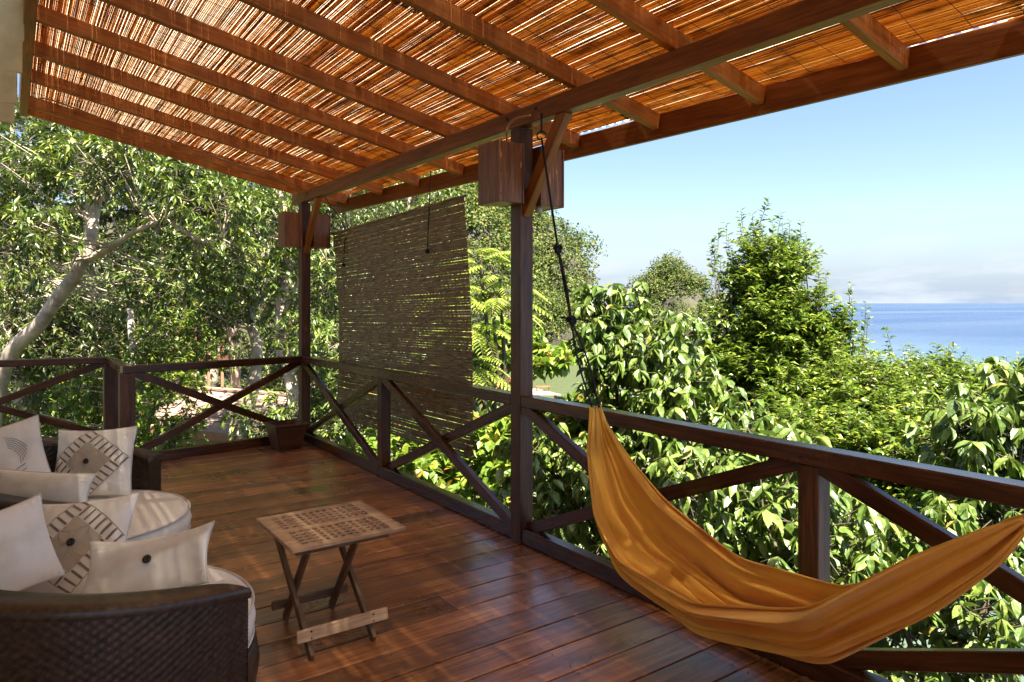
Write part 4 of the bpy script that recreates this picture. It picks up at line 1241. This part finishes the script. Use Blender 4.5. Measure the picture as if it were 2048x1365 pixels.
def large_shrub(label, ells, basexy, seed, leaf=(0.145, 0.057), singles=140, kind='big', per=12, group='large leaved shrubs below the railing', droop=1.0):
    b = (basexy[0], basexy[1], gz(*basexy) - 0.1)
    return plant('large_leaf_shrub', label, 'shrub', b, stem_to(b, [(e[0], e[1], e[2]) for e in ells]), ells, kind, leaf, (0.34, per), 0.2, 7, R(60), droop, True, seed,
                 group, singles, True, (0.1, 1.1), 0.3, 'twig', 0.7, 0.004)
large_shrub('shrub of long drooping leaves right of the middle post', [E_(1185, 600, 6.7, 0.22, 0.3, 0.14, 4), E_(1290, 680, 6.5, 0.5, 0.55, 0.32, 14), E_(1340, 790, 6.3, 0.6, 0.6, 0.45, 18), E_(1225, 720, 6.7, 0.2, 0.3, 0.32, 6), E_(1260, 900, 6.2, 0.4, 0.5, 0.35, 9)], (5.3, 4.9), 101)
large_shrub('shrub of drooping leaves seen over the hammock middle', [E_(1420, 870, 5.9, 0.7, 0.6, 0.45, 18), E_(1500, 950, 5.5, 0.6, 0.6, 0.5, 14)], (5.6, 3.6), 102, singles=110, leaf=(0.145, 0.06), per=12)
large_shrub('low shrub of drooping leaves showing through the hammock railing', [E_(1420, 1090, 4.9, 0.7, 0.6, 0.5, 20), E_(1560, 1110, 4.6, 0.5, 0.5, 0.6, 14), E_(1220, 1010, 5.6, 0.7, 0.6, 0.5, 16), E_(1120, 960, 6.0, 0.5, 0.6, 0.5, 10)], (5.2, 3.2), 103, leaf=(0.135, 0.055), per=13)
large_shrub('shrub of drooping leaves at the right edge of the view', [E_(2035, 830, 5.6, 0.35, 0.4, 0.36, 12), E_(1975, 870, 5.5, 0.35, 0.4, 0.4, 9), E_(2040, 960, 5.2, 0.4, 0.4, 0.6, 14)], (6.6, 2.2), 104, leaf=(0.15, 0.062))
large_shrub('low leafy shrub under the railing at lower right', [E_(1800, 1230, 4.4, 0.6, 0.6, 0.5, 16), E_(1950, 1250, 4.2, 0.5, 0.5, 0.5, 14), E_(1700, 1120, 4.8, 0.5, 0.5, 0.5, 12), E_(1880, 1120, 4.7, 0.5, 0.5, 0.5, 12)], (5.4, 1.4), 105, leaf=(0.115, 0.05), per=13)

# --- upright small leaved tree against the sky, hedge like mass to its right
def spikes(r, pts, n):
    T, Dd = [], []
    for (px, py, D) in pts:
        c = np.array(at(px, py, D))
        lean = r.normal(0, 0.10, 3); lean[2] = 0
        for k in range(n):
            T.append(c - np.array([0, 0, 1.0]) * 0.15 * k + lean * (-0.15 * k) + r.normal(0, 0.012, 3)); Dd.append(np.array([0, 0, 1.0]) + lean + r.normal(0, 0.06, 3))
    return np.array(T), np.array(Dd)
rs = np.random.default_rng(55)
tb = at(1545, 900, 9.0); b = (tb[0], tb[1], gz(tb[0], tb[1]) - 0.1)
plant('small_leaf_tree', 'upright small leaved tree rising against the sky', 'tree', b, stem_to(b, [at(1535, 560, 9), at(1450, 640, 9), at(1620, 640, 8.9), at(1560, 600, 9.2)], 0.05),
      [E_(1535, 550, 9.0, 0.55, 0.55, 0.62, 80), E_(1540, 650, 9.0, 0.85, 0.8, 0.6, 120), E_(1535, 780, 8.8, 1.15, 1.1, 0.7, 150), E_(1430, 740, 8.9, 0.5, 0.6, 0.6, 46), E_(1640, 680, 8.9, 0.6, 0.6, 0.5, 56)],
      'small', (0.095, 0.042), (0.24, 11), 0.2, 9, R(58), 0.05, False, 111, None, 0, False, (0.3, 0.9), 0.35, 'twig', 1.0, 0.003,
      spikes(rs, [(1535, 398, 9), (1478, 420, 9), (1508, 425, 9), (1565, 424, 9), (1600, 448, 9), (1455, 447, 9), (1436, 458, 9), (1420, 480, 9), (1612, 470, 9), (1580, 440, 9), (1440, 512, 9), (1632, 512, 9), (1650, 540, 9), (1545, 440, 9), (1495, 460, 9), (1525, 450, 9), (1415, 555, 9), (1640, 575, 9)], 4), 0.15)
for (lab, ells, bx, sd, sp_) in (
    ('dense small leaved bush below the sea horizon', [E_(1700, 800, 8.2, 1.0, 0.9, 0.6, 120), E_(1840, 800, 8.2, 1.0, 0.9, 0.5, 120), E_(1960, 800, 8.0, 0.9, 0.9, 0.5, 100)], (9.2, 3.2), 121,
     [(1706, 570, 8.4), (1690, 610, 8.4), (1735, 605, 8.4), (1672, 585, 8.6), (1770, 660, 8.2), (1900, 690, 8.2), (1870, 690, 8.2)]),
    ('small leaved bush just beyond the rail top at right', [E_(1650, 920, 7.0, 0.8, 0.8, 0.6, 90), E_(1780, 920, 6.8, 0.8, 0.8, 0.6, 90), E_(1890, 890, 6.9, 0.7, 0.7, 0.5, 80)], (7.4, 3.0), 122, [(1700, 780, 7), (1800, 800, 7)]),
    ('small leaved bush low behind the hammock shrubs', [E_(1330, 960, 7.0, 0.9, 0.9, 0.6, 50), E_(1490, 1010, 6.6, 0.8, 0.8, 0.7, 50), E_(1620, 1060, 6.2, 0.7, 0.7, 0.7, 44), E_(1750, 1100, 6.2, 0.8, 0.8, 0.7, 44)], (6.3, 4.0), 123, [(1400, 880, 7)])):
    bb = (bx[0], bx[1], gz(*bx) - 0.1)
    plant('small_leaf_bush', lab, 'bush', bb, stem_to(bb, [(e[0], e[1], e[2]) for e in ells], 0.04), ells, 'small', (0.09, 0.04), (0.28, 13), 0.18, 9, R(58), 0.05, False, sd,
          'small leaved bushes beyond the railing', 0, False, (0.3, 0.9), 0.35, 'twig', 1.0, 0.003, spikes(rs, sp_, 4) , 0.2)
# --- round bright leaves below the blind and beside the middle post
for (lab, ells, bx, sd, kd) in (
    ('bright round leaved shrub below the blind', [E_(840, 905, 9.0, 0.9, 0.9, 0.5, 26), E_(960, 880, 8.8, 0.7, 0.7, 0.4, 22), E_(900, 960, 8.2, 0.7, 0.7, 0.4, 20)], (5.4, 7.2), 131, 'round'),
    ('bright round leaved shrub at the foot of the middle post', [E_(1110, 890, 7.6, 0.6, 0.6, 0.4, 20), E_(1180, 880, 7.4, 0.6, 0.6, 0.4, 18), E_(1090, 1000, 6.8, 0.6, 0.6, 0.5, 18)], (6.0, 5.4), 132, 'round')):
    bb = (bx[0], bx[1], gz(*bx) - 0.1)
    plant('round_leaf_shrub', lab, 'shrub', bb, stem_to(bb, [(e[0], e[1], e[2]) for e in ells], 0.04), ells, kd, (0.15, 0.085), (0.3, 9), 0.14, 8, R(65), 0.25, True, sd,
          'round leaved shrubs', 90, True, (0.1, 0.5), 0.25, 'twig', 1.0, 0.004)
# sea almond branch hanging over the water left and right of the post
bb = at(985, 690, 14); 
sa = (9.5, 12.0)
plant('almond_tree', 'spreading tree with dark round leaves over the lagoon', 'tree', (sa[0], sa[1], gz(*sa)), stem_to((sa[0], sa[1], gz(*sa)), [at(985, 700, 14), at(900, 700, 15)], 0.09),
      [E_(975, 690, 14, 1.1, 1.0, 0.45, 34), E_(1100, 715, 14, 0.9, 0.6, 0.13, 16), E_(900, 740, 14.5, 1.2, 1.0, 0.5, 26), E_(850, 800, 13, 1.2, 1.0, 0.5, 26)], 'round', (0.22, 0.12), (0.34, 8), 0.14, 8, R(70), 0.2, True, 141, None, 0, True, (0.1, 0.5), 0.25)
# --- pinnate fronds (between blind and middle post)
def frond_tree(label, base, crowns, seed):
    r = np.random.default_rng(seed)
    t = thing('frond_tree', label, 'tree', base)
    P, A, Nn, ln, paths = [], [], [], [], []
    for (c, n, L_) in crowns:
        c = np.array(c)
        paths.append((bez([np.array(base), (np.array(base) + c) / 2 + np.array([0.3, 0, 0]), c], 8), np.linspace(0.07, 0.03, 17)))
        for k in range(n):
            az = r.uniform(0, 6.28); el = r.uniform(-0.1, 0.7)
            d = np.array([math.cos(az) * math.cos(el), math.sin(az) * math.cos(el), math.sin(el)])
            s = np.linspace(0, 1, 16)[:, None]
            pts = c + r.normal(0, 0.06, 3) + d * L_ * s + np.array([0, 0, -0.5 * L_]) * s ** 2
            paths.append((pts, np.linspace(0.008, 0.003, 16)))
            tg = unit(np.gradient(pts, axis=0)); sd = unit(np.cross(tg, np.array([0, 0, 1.0])))
            for i in range(2, 16):
                for sg in (-1, 1):
                    P.append(pts[i]); A.append(tg[i] * 0.45 + sd[i] * sg + np.array([0, 0, -0.25])); Nn.append(np.array([0, 0, 1.0]) + r.normal(0, 0.15, 3)); ln.append(0.2 * L_ * math.sin(math.pi * (0.15 + 0.8 * i / 16)) + 0.04)
    v, q = tubes(paths, 5)
    link('trunk', np_mesh('trunk', v, [q], M['twig'], True), t)
    ln = np.array(ln)
    V, t3, q4 = leaves(np.array(P), np.array(A), np.array(Nn), ln, ln * 0.27, np.full(len(ln), 0.3), 0.25, False)
    tag(link('crown', np_mesh('crown', V, [t3, q4], G['frond']), t), kind='stuff')
fb = at(965, 900, 12)
frond_tree('pale fern fronded tree between the blind and the middle post', (fb[0], fb[1], gz(fb[0], fb[1])),
           [(at(960, 520, 12), 14, 1.0), (at(985, 600, 11.8), 14, 1.0), (at(945, 660, 11.6), 12, 0.9), (at(1000, 560, 12.3), 10, 0.9), (at(930, 730, 11.5), 8, 0.9), (at(900, 600, 12), 10, 1.0)], 151)

# --- forest on the left
def ft(name, label, stems, ells, seed, kind='lance', leaf=(0.15, 0.042), clump=(0.45, 12), twig=0.25, nl=9, whorl=True, droop=0.35, group='forest trees beyond the far railing', **kw):
    b = stems[0][0][0]
    return plant(name, label, 'tree', tuple(b), stems, ells, kind, leaf, clump, twig, nl, R(62), droop, False, seed, group, 0, whorl, (0.1, 0.7), 0.3, 'bark', 0.9, 0.005, **kw)
def G0(px, D):
    p = at(px, 700, D); return (p[0], p[1], gz(p[0], p[1]) - 0.3)
ft('leaning_tree', 'leaning pale trunked tree with a forked branch behind the pillows',
   [([G0(-60, 10.6), at(0, 770, 10.3), at(85, 640, 10), at(170, 515, 9.8), at(190, 420, 10), at(215, 290, 10.2), at(240, 120, 10.6)], 0.125, 0.045),
    ([at(168, 522, 9.8), at(215, 500, 9.6), at(265, 465, 9.3), at(330, 440, 9.0)], 0.055, 0.03),
    ([at(330, 440, 9.0), at(400, 480, 9.0), at(445, 478, 9.0)], 0.026, 0.012),
    ([at(200, 400, 10), at(250, 370, 9.8), at(330, 330, 9.5)], 0.04, 0.02)],
   [E_(90, 320, 9.4, 0.7, 0.7, 0.45, 16), E_(230, 330, 9.2, 0.6, 0.6, 0.4, 14), E_(380, 400, 9.0, 0.6, 0.6, 0.4, 14), E_(60, 460, 8.9, 0.4, 0.5, 0.45, 9), E_(440, 520, 9.4, 0.6, 0.6, 0.5, 10), E_(300, 570, 10.4, 0.7, 0.6, 0.4, 10), E_(190, 130, 10.5, 1.4, 1.0, 0.8, 26)], 201)
ft('slender_tree', 'slender pale trunk just left of the far corner post',
   [([G0(600, 10.8), at(590, 860, 10.8), at(583, 770, 10.9), at(560, 640, 11.2), at(580, 500, 11.4), at(560, 380, 11.8)], 0.13, 0.06),
    ([at(560, 640, 11.2), at(600, 560, 11.2), at(650, 520, 11.2)], 0.04, 0.015)],
   [E_(520, 430, 11, 0.8, 0.8, 0.6, 22), E_(600, 560, 11.3, 0.8, 0.8, 0.7, 22), E_(640, 700, 11, 0.7, 0.7, 0.6, 16), E_(625, 800, 11.4, 0.5, 0.5, 0.5, 16), E_(690, 840, 11, 0.6, 0.6, 0.5, 16), E_(560, 300, 11.5, 1.0, 0.8, 0.6, 16)], 202)
ft('crooked_tree', 'crooked pale trunk standing in front of the cottage roof',
   [([G0(455, 12.2), at(470, 880, 12.2), at(500, 800, 12.3), at(515, 700, 12.6), at(500, 620, 12.9), at(540, 480, 13.2)], 0.15, 0.06)],
   [E_(450, 600, 12.6, 1.0, 1.0, 0.6, 26), E_(520, 480, 13, 1.1, 1.0, 0.8, 30), E_(380, 520, 12.6, 1.0, 1.0, 0.7, 28), E_(530, 850, 10.2, 0.35, 0.4, 0.3, 7)], 203)
ft('bushy_tree', 'bushy bright leaved tree behind the corner posts',
   [([G0(300, 11), at(290, 850, 11), at(270, 720, 11.2), at(260, 620, 11.5)], 0.10, 0.05)],
   [E_(330, 800, 10.6, 0.7, 0.7, 0.6, 22), E_(290, 900, 10.4, 0.7, 0.7, 0.5, 20), E_(210, 790, 11, 0.7, 0.7, 0.6, 18), E_(350, 690, 11.4, 0.8, 0.8, 0.5, 20), E_(130, 860, 11, 0.9, 0.8, 0.6, 20)], 204, kind='round', leaf=(0.10, 0.042), clump=(0.36, 14))
ft('low_tree', 'low leafy tree at the left edge under the lap boards',
   [([G0(30, 13.5), at(40, 700, 13.5), at(60, 560, 13.3)], 0.11, 0.05), ([at(0, 640, 12.6), at(60, 590, 12.8), at(100, 560, 13)], 0.06, 0.03)],
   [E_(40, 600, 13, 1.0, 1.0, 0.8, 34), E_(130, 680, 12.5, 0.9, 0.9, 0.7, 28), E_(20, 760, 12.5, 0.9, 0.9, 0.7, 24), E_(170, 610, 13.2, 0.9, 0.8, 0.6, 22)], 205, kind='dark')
bgrows = [  # pixel column, distance, crown spread, label
    (30, 17, 1.0, 'tall forest tree at the far left below the roof edge'), (190, 16, 1.0, 'tall forest tree behind the leaning trunk'),
    (330, 16.5, 1.0, 'tall forest tree above the corner railing posts'), (455, 18, 1.1, 'tall forest tree behind the cottage'),
    (590, 17, 1.0, 'tall forest tree behind the far roof post'), (700, 18, 1.1, 'tall forest tree seen through the left of the blind'),
    (820, 20, 1.2, 'tall forest tree seen through the right of the blind'), (110, 24, 1.4, 'deep forest tree farther back at far left'),
    (270, 25, 1.4, 'deep forest tree farther back right of the leaning trunk'), (420, 27, 1.5, 'deep forest tree farther back beyond the timber terrace'),
    (560, 27, 1.5, 'deep forest tree farther back beside the far post'), (690, 27, 1.5, 'deep forest tree farther back behind the blind'), (-60, 15, 1.0, 'forest tree cut by the left edge of the view'),
    (-210, 17, 1.3, 'forest tree nearest beyond the left edge of the view'), (-400, 21, 1.6, 'forest tree farthest beyond the left edge of the view')]
for k, (px, D, sc_, lab) in enumerate(bgrows):
    gb = G0(px, D)
    top = at(px + random.uniform(-15, 15), 190 if px < 600 else 380, D)
    zt = top[2]; rw = 1.45 * sc_
    x, yv = gb[0], gb[1]
    st = [([gb, (x + 0.2, yv, gb[2] * 0.5 + zt * 0.2), (x - 0.15, yv, gb[2] * 0.2 + zt * 0.6), (x, yv, zt)], 0.17 * sc_, 0.05)]
    nn = 1 if D < 21 else 0.8
    zlo = max(gb[2] + 0.6, -2.6)
    els = []
    lv = 4 if px != 455 and px != 420 else 3
    for j in range(lv):
        f = (j + 0.5) / lv
        if lv == 3: f = 0.35 + 0.65 * f
        els.append((x + random.uniform(-0.4, 0.4) * sc_, yv + random.uniform(-0.3, 0.3), zlo + (zt - zlo) * f, rw * random.uniform(0.85, 1.15), rw * 0.8, (zt - zlo) / 6.0, int(44 * nn)))
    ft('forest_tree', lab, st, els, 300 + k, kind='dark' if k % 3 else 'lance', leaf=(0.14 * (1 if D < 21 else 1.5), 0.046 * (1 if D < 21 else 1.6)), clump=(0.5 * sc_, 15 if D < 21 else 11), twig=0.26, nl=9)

# understorey on the slope under the far railing and below the blind: many low plants in one mass
def understorey():
    r = np.random.default_rng(77)
    tips, dirs = [], []
    for _ in range(3200):
        px = r.uniform(-420, 1350); D = r.uniform(9.2, 30)
        p = np.array(at(px, 700, D)); 
        if p[0] < 3.4 and p[1] < 10: continue
        if p[0] > shore(p[1]) - 1.0: continue
        if 2.2 < p[0] < 7.2 and 13 < p[1] < 21: continue
        z = gz(p[0], p[1])
        h = r.uniform(0.2, 1.3)
        n = 4
        for k in range(n):
            d = unit(r.normal(size=3) + np.array([0, 0, 1.0]))
            tips.append(np.array([p[0], p[1], z + h]) + r.normal(0, 0.22, 3)); dirs.append(d)
    tips = np.array(tips); dirs = np.array(dirs)
    P, A, Nn = leaf_frames(r, tips, dirs, 0.3, 9, R(62), 0.3, 1.0, False)
    n = len(P)
    ln = 0.17 * r.uniform(0.6, 1.3, n)
    V, t3, q4 = leaves(P, A, Nn, ln, ln * 0.36, r.uniform(0.1, 0.7, n), 0.3, False)
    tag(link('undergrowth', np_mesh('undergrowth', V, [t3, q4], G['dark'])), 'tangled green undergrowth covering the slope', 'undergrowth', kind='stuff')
understorey()

# ------------------------------------------------------------------ cottage and terrace in the trees
M['roofsheet'] = plain('pale pink roof sheet', (0.33, 0.22, 0.17), 0.7, 3, 0.2, 0.1)
M['stucco'] = plain('cream stucco', (0.36, 0.27, 0.14), 0.85, 6, 0.1, 0.15)
M['fasc'] = plain('terracotta fascia board', (0.42, 0.2, 0.11), 0.6, 8, 0.15)
M['terr'] = wood('terrace planks', (0.1, 0.04, 0.02), (0.2, 0.085, 0.05), (0.3, 0.15, 0.09), (0.5, 0.7))
def cottage():
    c0 = Vector(at(478, 872, 13.6)); c1 = Vector(at(405, 845, 15.1))          # lower eave, right end and left end
    e = -RGT * 0.9 + FWD * 0.43; e.normalize()
    n = Vector((-e.y, e.x, 0))
    if n.y < 0: n = -n
    t = thing('cottage', 'small cottage with pale sheet roof below the far railing', 'cottage', (c0.x, c0.y, gz(c0.x, c0.y)))
    Lr = 3.4
    slope = Vector((n.x, n.y, 0.27)).normalized()
    org = c0.copy()
    for k in range(3):                                            # overlapping roof sheets, each row steps up
        a = org + slope * (0.62 * k) + Vector((0, 0, 0.02 * k)) - e * 0.05
        m = Matrix((e, slope, e.cross(slope))).transposed().to_4x4()
        m.translation = a + e * (Lr / 2) + slope * 0.335
        link('roof_sheet', box_mesh(Lr, 0.67, 0.02, M['roofsheet'], 0.004), t, m)
    top = org + slope * 1.9 + Vector((0, 0, 0.07))
    bar('ridge_cap', top - e * 0.1, top + e * (Lr + 0.1), 0.22, 0.05, M['roofsheet'], t)
    back = Vector((n.x, n.y, -0.35)).normalized()
    m = Matrix((e, back, e.cross(back))).transposed().to_4x4(); m.translation = top + e * (Lr / 2) + back * 0.8 - UP * 0.02
    link('roof_sheet', box_mesh(Lr, 1.5, 0.02, M['roofsheet'], 0.004), t, m)
    bar('fascia', org - slope * 0.02 - e * 0.07 - UP * 0.07, org - slope * 0.02 + e * (Lr) - UP * 0.07, 0.03, 0.14, M['fasc'], t)
    wz0 = gz(c0.x, c0.y) - 0.5
    wc = org + n * 1.5 + e * (Lr / 2)
    hgt = org.z - 0.12 - wz0
    m = Matrix((e, n, UP)).transposed().to_4x4(); m.translation = Vector((wc.x, wc.y, wz0 + hgt / 2))
    link('wall', box_mesh(Lr - 0.5, 2.3, hgt, M['stucco'], 0.01), t, m)
    # gable infill at the right end
cottage()
def terrace():
    a = Vector(at(388, 730, 24)); b_ = Vector(at(470, 728, 24))
    t = thing('timber_terrace', 'reddish plank terrace parapet among the trees above the cottage', 'terrace', tuple((a + b_) / 2))
    for k in range(3):
        bar('parapet_plank', a + UP * (0.14 * k - 0.04), b_ + UP * (0.14 * k - 0.04), 0.04, 0.13, M['terr'], t)
    for f in (0.0, 0.33, 0.66, 1.0):
        p = a.lerp(b_, f) + FWD * 0.08
        bar('terrace_post', p - UP * 2.5, p + UP * (0.35 if f in (0.33,) else 1.6), 0.09, 0.09, M['fasc'], t, up=(0, 1, 0))
    bar('terrace_floor', a - UP * 0.14 + FWD * 1.2, b_ - UP * 0.14 + FWD * 1.2, 2.2, 0.06, M['terr'], t)
terrace()

# ------------------------------------------------------------------ jetty with lounge furniture
M['pier'] = wood('sun bleached pier boards', (0.34, 0.22, 0.16), (0.5, 0.36, 0.28), (0.62, 0.48, 0.4), (0.6, 0.8))
M['redcloth'] = cloth('dark red cushions', (0.16, 0.012, 0.016))
M['redwood'] = wood('red brown pier furniture', (0.2, 0.06, 0.02), (0.34, 0.12, 0.05), (0.45, 0.2, 0.09), (0.4, 0.6))
M['thatch'] = plain('bleached canopy', (0.72, 0.62, 0.58), 0.9, 8, 0.12, 0.3)
def at_z(px, py, z):
    t_ = (px - 1024) / 1400
    D = (z - EYE) * 1400 / (607 - py)
    return Vector((D * (math.sin(YAW) + math.cos(YAW) * t_), D * (math.cos(YAW) - math.sin(YAW) * t_), z))
PZ = -5.25
pc = at_z(1122, 790, PZ)
jt = thing('jetty', 'sun bleached plank jetty over the lagoon left of the hammock rope', 'jetty', (pc.x, pc.y, SEA))
jl = 9.0
for k in range(14):
    o = pc - FWD * 0.0 + FWD * (0.26 * k) + RGT * (-0.12 * k)
    bar('plank', o + UP * 0, o - RGT * jl, 0.25, 0.05, M['pier'], jt)
for k in (0, 1, 2):
    p = pc - RGT * (0.4 + 2.8 * k) + FWD * 0.2
    bar('pile', p - UP * 2.5, p - UP * 0.03, 0.16, 0.16, M['redwood'], jt, up=(0, 1, 0))
    p = p + FWD * 3.0 - RGT * 1.2
    bar('pile', p - UP * 2.5, p - UP * 0.03, 0.16, 0.16, M['redwood'], jt, up=(0, 1, 0))
bp_ = at_z(1086, 783, PZ)
bt = thing('low_bench', 'low red brown wooden bench standing on the jetty', 'bench', tuple(bp_))
bar('bench_top', bp_ - RGT * 0.55 + UP * 0.36, bp_ + RGT * 0.55 + UP * 0.36, 0.5, 0.06, M['redwood'], bt)
for sx in (-0.48, 0.48):
    for sy in (-0.18, 0.18):
        p = bp_ + RGT * sx + FWD * sy
        bar('leg', p + UP * 0.027, p + UP * 0.33, 0.07, 0.07, M['redwood'], bt, up=(0, 1, 0))
dp = at_z(1008, 783, PZ)
db = thing('daybed', 'daybed with dark red cushions on the jetty', 'daybed', tuple(dp))
bar('bed_frame', dp - RGT * 1.0 + UP * 0.3, dp + RGT * 1.0 + UP * 0.3, 1.2, 0.12, M['redwood'], db)
for sx in (-0.9, 0.9):
    for sy in (-0.5, 0.5):
        p = dp + RGT * sx + FWD * sy
        bar('leg', p + UP * 0.027, p + UP * 0.24, 0.09, 0.09, M['redwood'], db, up=(0, 1, 0))
bar('mattress', dp - RGT * 0.95 + UP * 0.44, dp + RGT * 0.95 + UP * 0.44, 1.1, 0.16, M['redcloth'], db, b=0.05)
bar('back_cushion', dp - RGT * 0.6 + FWD * 0.42 + UP * 0.78, dp + RGT * 0.95 + FWD * 0.42 + UP * 0.70, 0.25, 0.5, M['redcloth'], db, b=0.08)
cpv = at_z(1020, 783, PZ) + FWD * 1.2
cn = thing('canopy', 'pale flat canopy on posts over the red daybed', 'canopy', tuple(cpv))
for sx in (-1.5, 1.35):
    for sy in (-0.2, 2.0):
        p = cpv + RGT * sx + FWD * sy
        bar('canopy_post', p + UP * 0.027, p + UP * 2.0, 0.09, 0.09, M['redwood'], cn, up=(0, 1, 0))
m = Matrix((RGT, (FWD + UP * 0.25).normalized(), RGT.cross((FWD + UP * 0.25).normalized()))).transposed().to_4x4(); m.translation = cpv + UP * 2.3 + FWD * 0.9 - RGT * 0.05
link('canopy_roof', box_mesh(3.4, 2.8, 0.08, M['thatch'], 0.02), cn, m)

# ------------------------------------------------------------------ forested limestone hill and outcrop across the bay
M['rock'] = plain('grey limestone', (0.06, 0.058, 0.035), 0.95, 0.35, 0.6, 1.0)
def hill(name, label, c, rad, ht, ntree, trad, seed, lean=0.0, rockband=2.0):
    r = np.random.default_rng(seed)
    n1, n2 = 60, 96
    f = np.linspace(0, 1, n1)[:, None]; a = np.linspace(0, 2 * math.pi, n2, endpoint=False)[None]
    wob = 1 + 0.10 * np.sin(3 * a + seed) + 0.07 * np.sin(7 * a + 2 * seed)
    def surf(f, a, wob):
        prof = np.clip(1 - f ** 2.6, 0, 1) ** 0.62
        x = c[0] + rad[0] * f * np.cos(a) * wob; y = c[1] + rad[1] * f * np.sin(a) * wob
        p = np.stack([x, y, 0 * x], -1)
        z = SEA - 1 + (ht + 1) * prof * (1 + 0.13 * vnoise(p, 5.0 / rad[0], seed) + 0.09 * vnoise(p, 14.0 / rad[0], seed + 4))
        return np.stack([x, y, z], -1)
    P = surf(f + 0 * a, a + 0 * f, wob + 0 * f)
    P = P + (0.9 * vnoise(P.reshape(-1, 3), 0.5, seed + 1)).reshape(P.shape[:2])[..., None] * np.array([1, 1, 0.4])
    v = P.reshape(-1, 3)
    i = np.arange(n1 - 1)[:, None] * n2; j = np.arange(n2)[None]; j2 = (j + 1) % n2
    q = np.stack([i + j, i + n2 + j, i + n2 + j2, i + j2], -1).reshape(-1, 4)
    tag(link(name, np_mesh(name, v, [q], M['rock'], True)), label, 'hill', kind='structure')
    ff = r.uniform(0.0, 0.985, ntree) ** 0.62; aa = r.uniform(0, 2 * math.pi, ntree)
    C = surf(ff, aa, 1 + 0.10 * np.sin(3 * aa + seed) + 0.07 * np.sin(7 * aa + 2 * seed))
    C = C[C[:, 2] > SEA + rockband * r.uniform(0.6, 1.6, len(C))]
    px, py, D = project(C)
    Pp, Nn = [], []
    for cc in C:
        tr = trad * (0.35 + 1.5 * r.random() ** 2.2)
        k = int(130 * (tr / trad) ** 1.6) + 12
        e = unit(r.normal(size=(k, 3))); e[:, 2] = np.abs(e[:, 2]) * 1.1 - 0.25
        lump = 1 + 0.25 * np.sin(e @ r.normal(size=3) * 5)
        Pp.append(cc + np.array([0, 0, tr * r.uniform(0.2, 1.0)]) + e * tr * (r.uniform(0.75, 1.05, k) * lump)[:, None]); Nn.append(unit(e + r.normal(0, 0.5, (k, 3)) + np.array([0, 0, 0.3])))
    Pp = np.concatenate(Pp); Nn = np.concatenate(Nn)
    A = unit(np.cross(Nn, r.normal(size=Nn.shape)))
    n = len(Pp); ln = trad * 0.22 * r.uniform(0.5, 1.3, n)
    V, t3, q4 = leaves(Pp, A, Nn, ln, ln * 0.75, r.uniform(0.1, 0.6, n), 0.3, False)
    tag(link(name + '_forest', np_mesh(name + '_forest', V, [t3, q4], G['far'])), 'far forest covering the ' + label, 'forest', kind='stuff')
hc = at(790, 607, 150)
hill('hill', 'steep limestone hill across the bay behind the middle post', (hc[0], hc[1]), (40, 40), 33, 2000, 2.6, 3)
hc = at(1345, 607, 118)
hill('outcrop', 'small rocky outcrop beyond the drooping leaves', (hc[0], hc[1]), (7.5, 9), 10.6, 300, 1.5, 5, rockband=1.8)
hc = at(1125, 640, 112)
hill('islet', 'low wooded point at the water behind the rope', (hc[0], hc[1]), (8, 7), 5.5, 200, 1.6, 8, rockband=1.4)
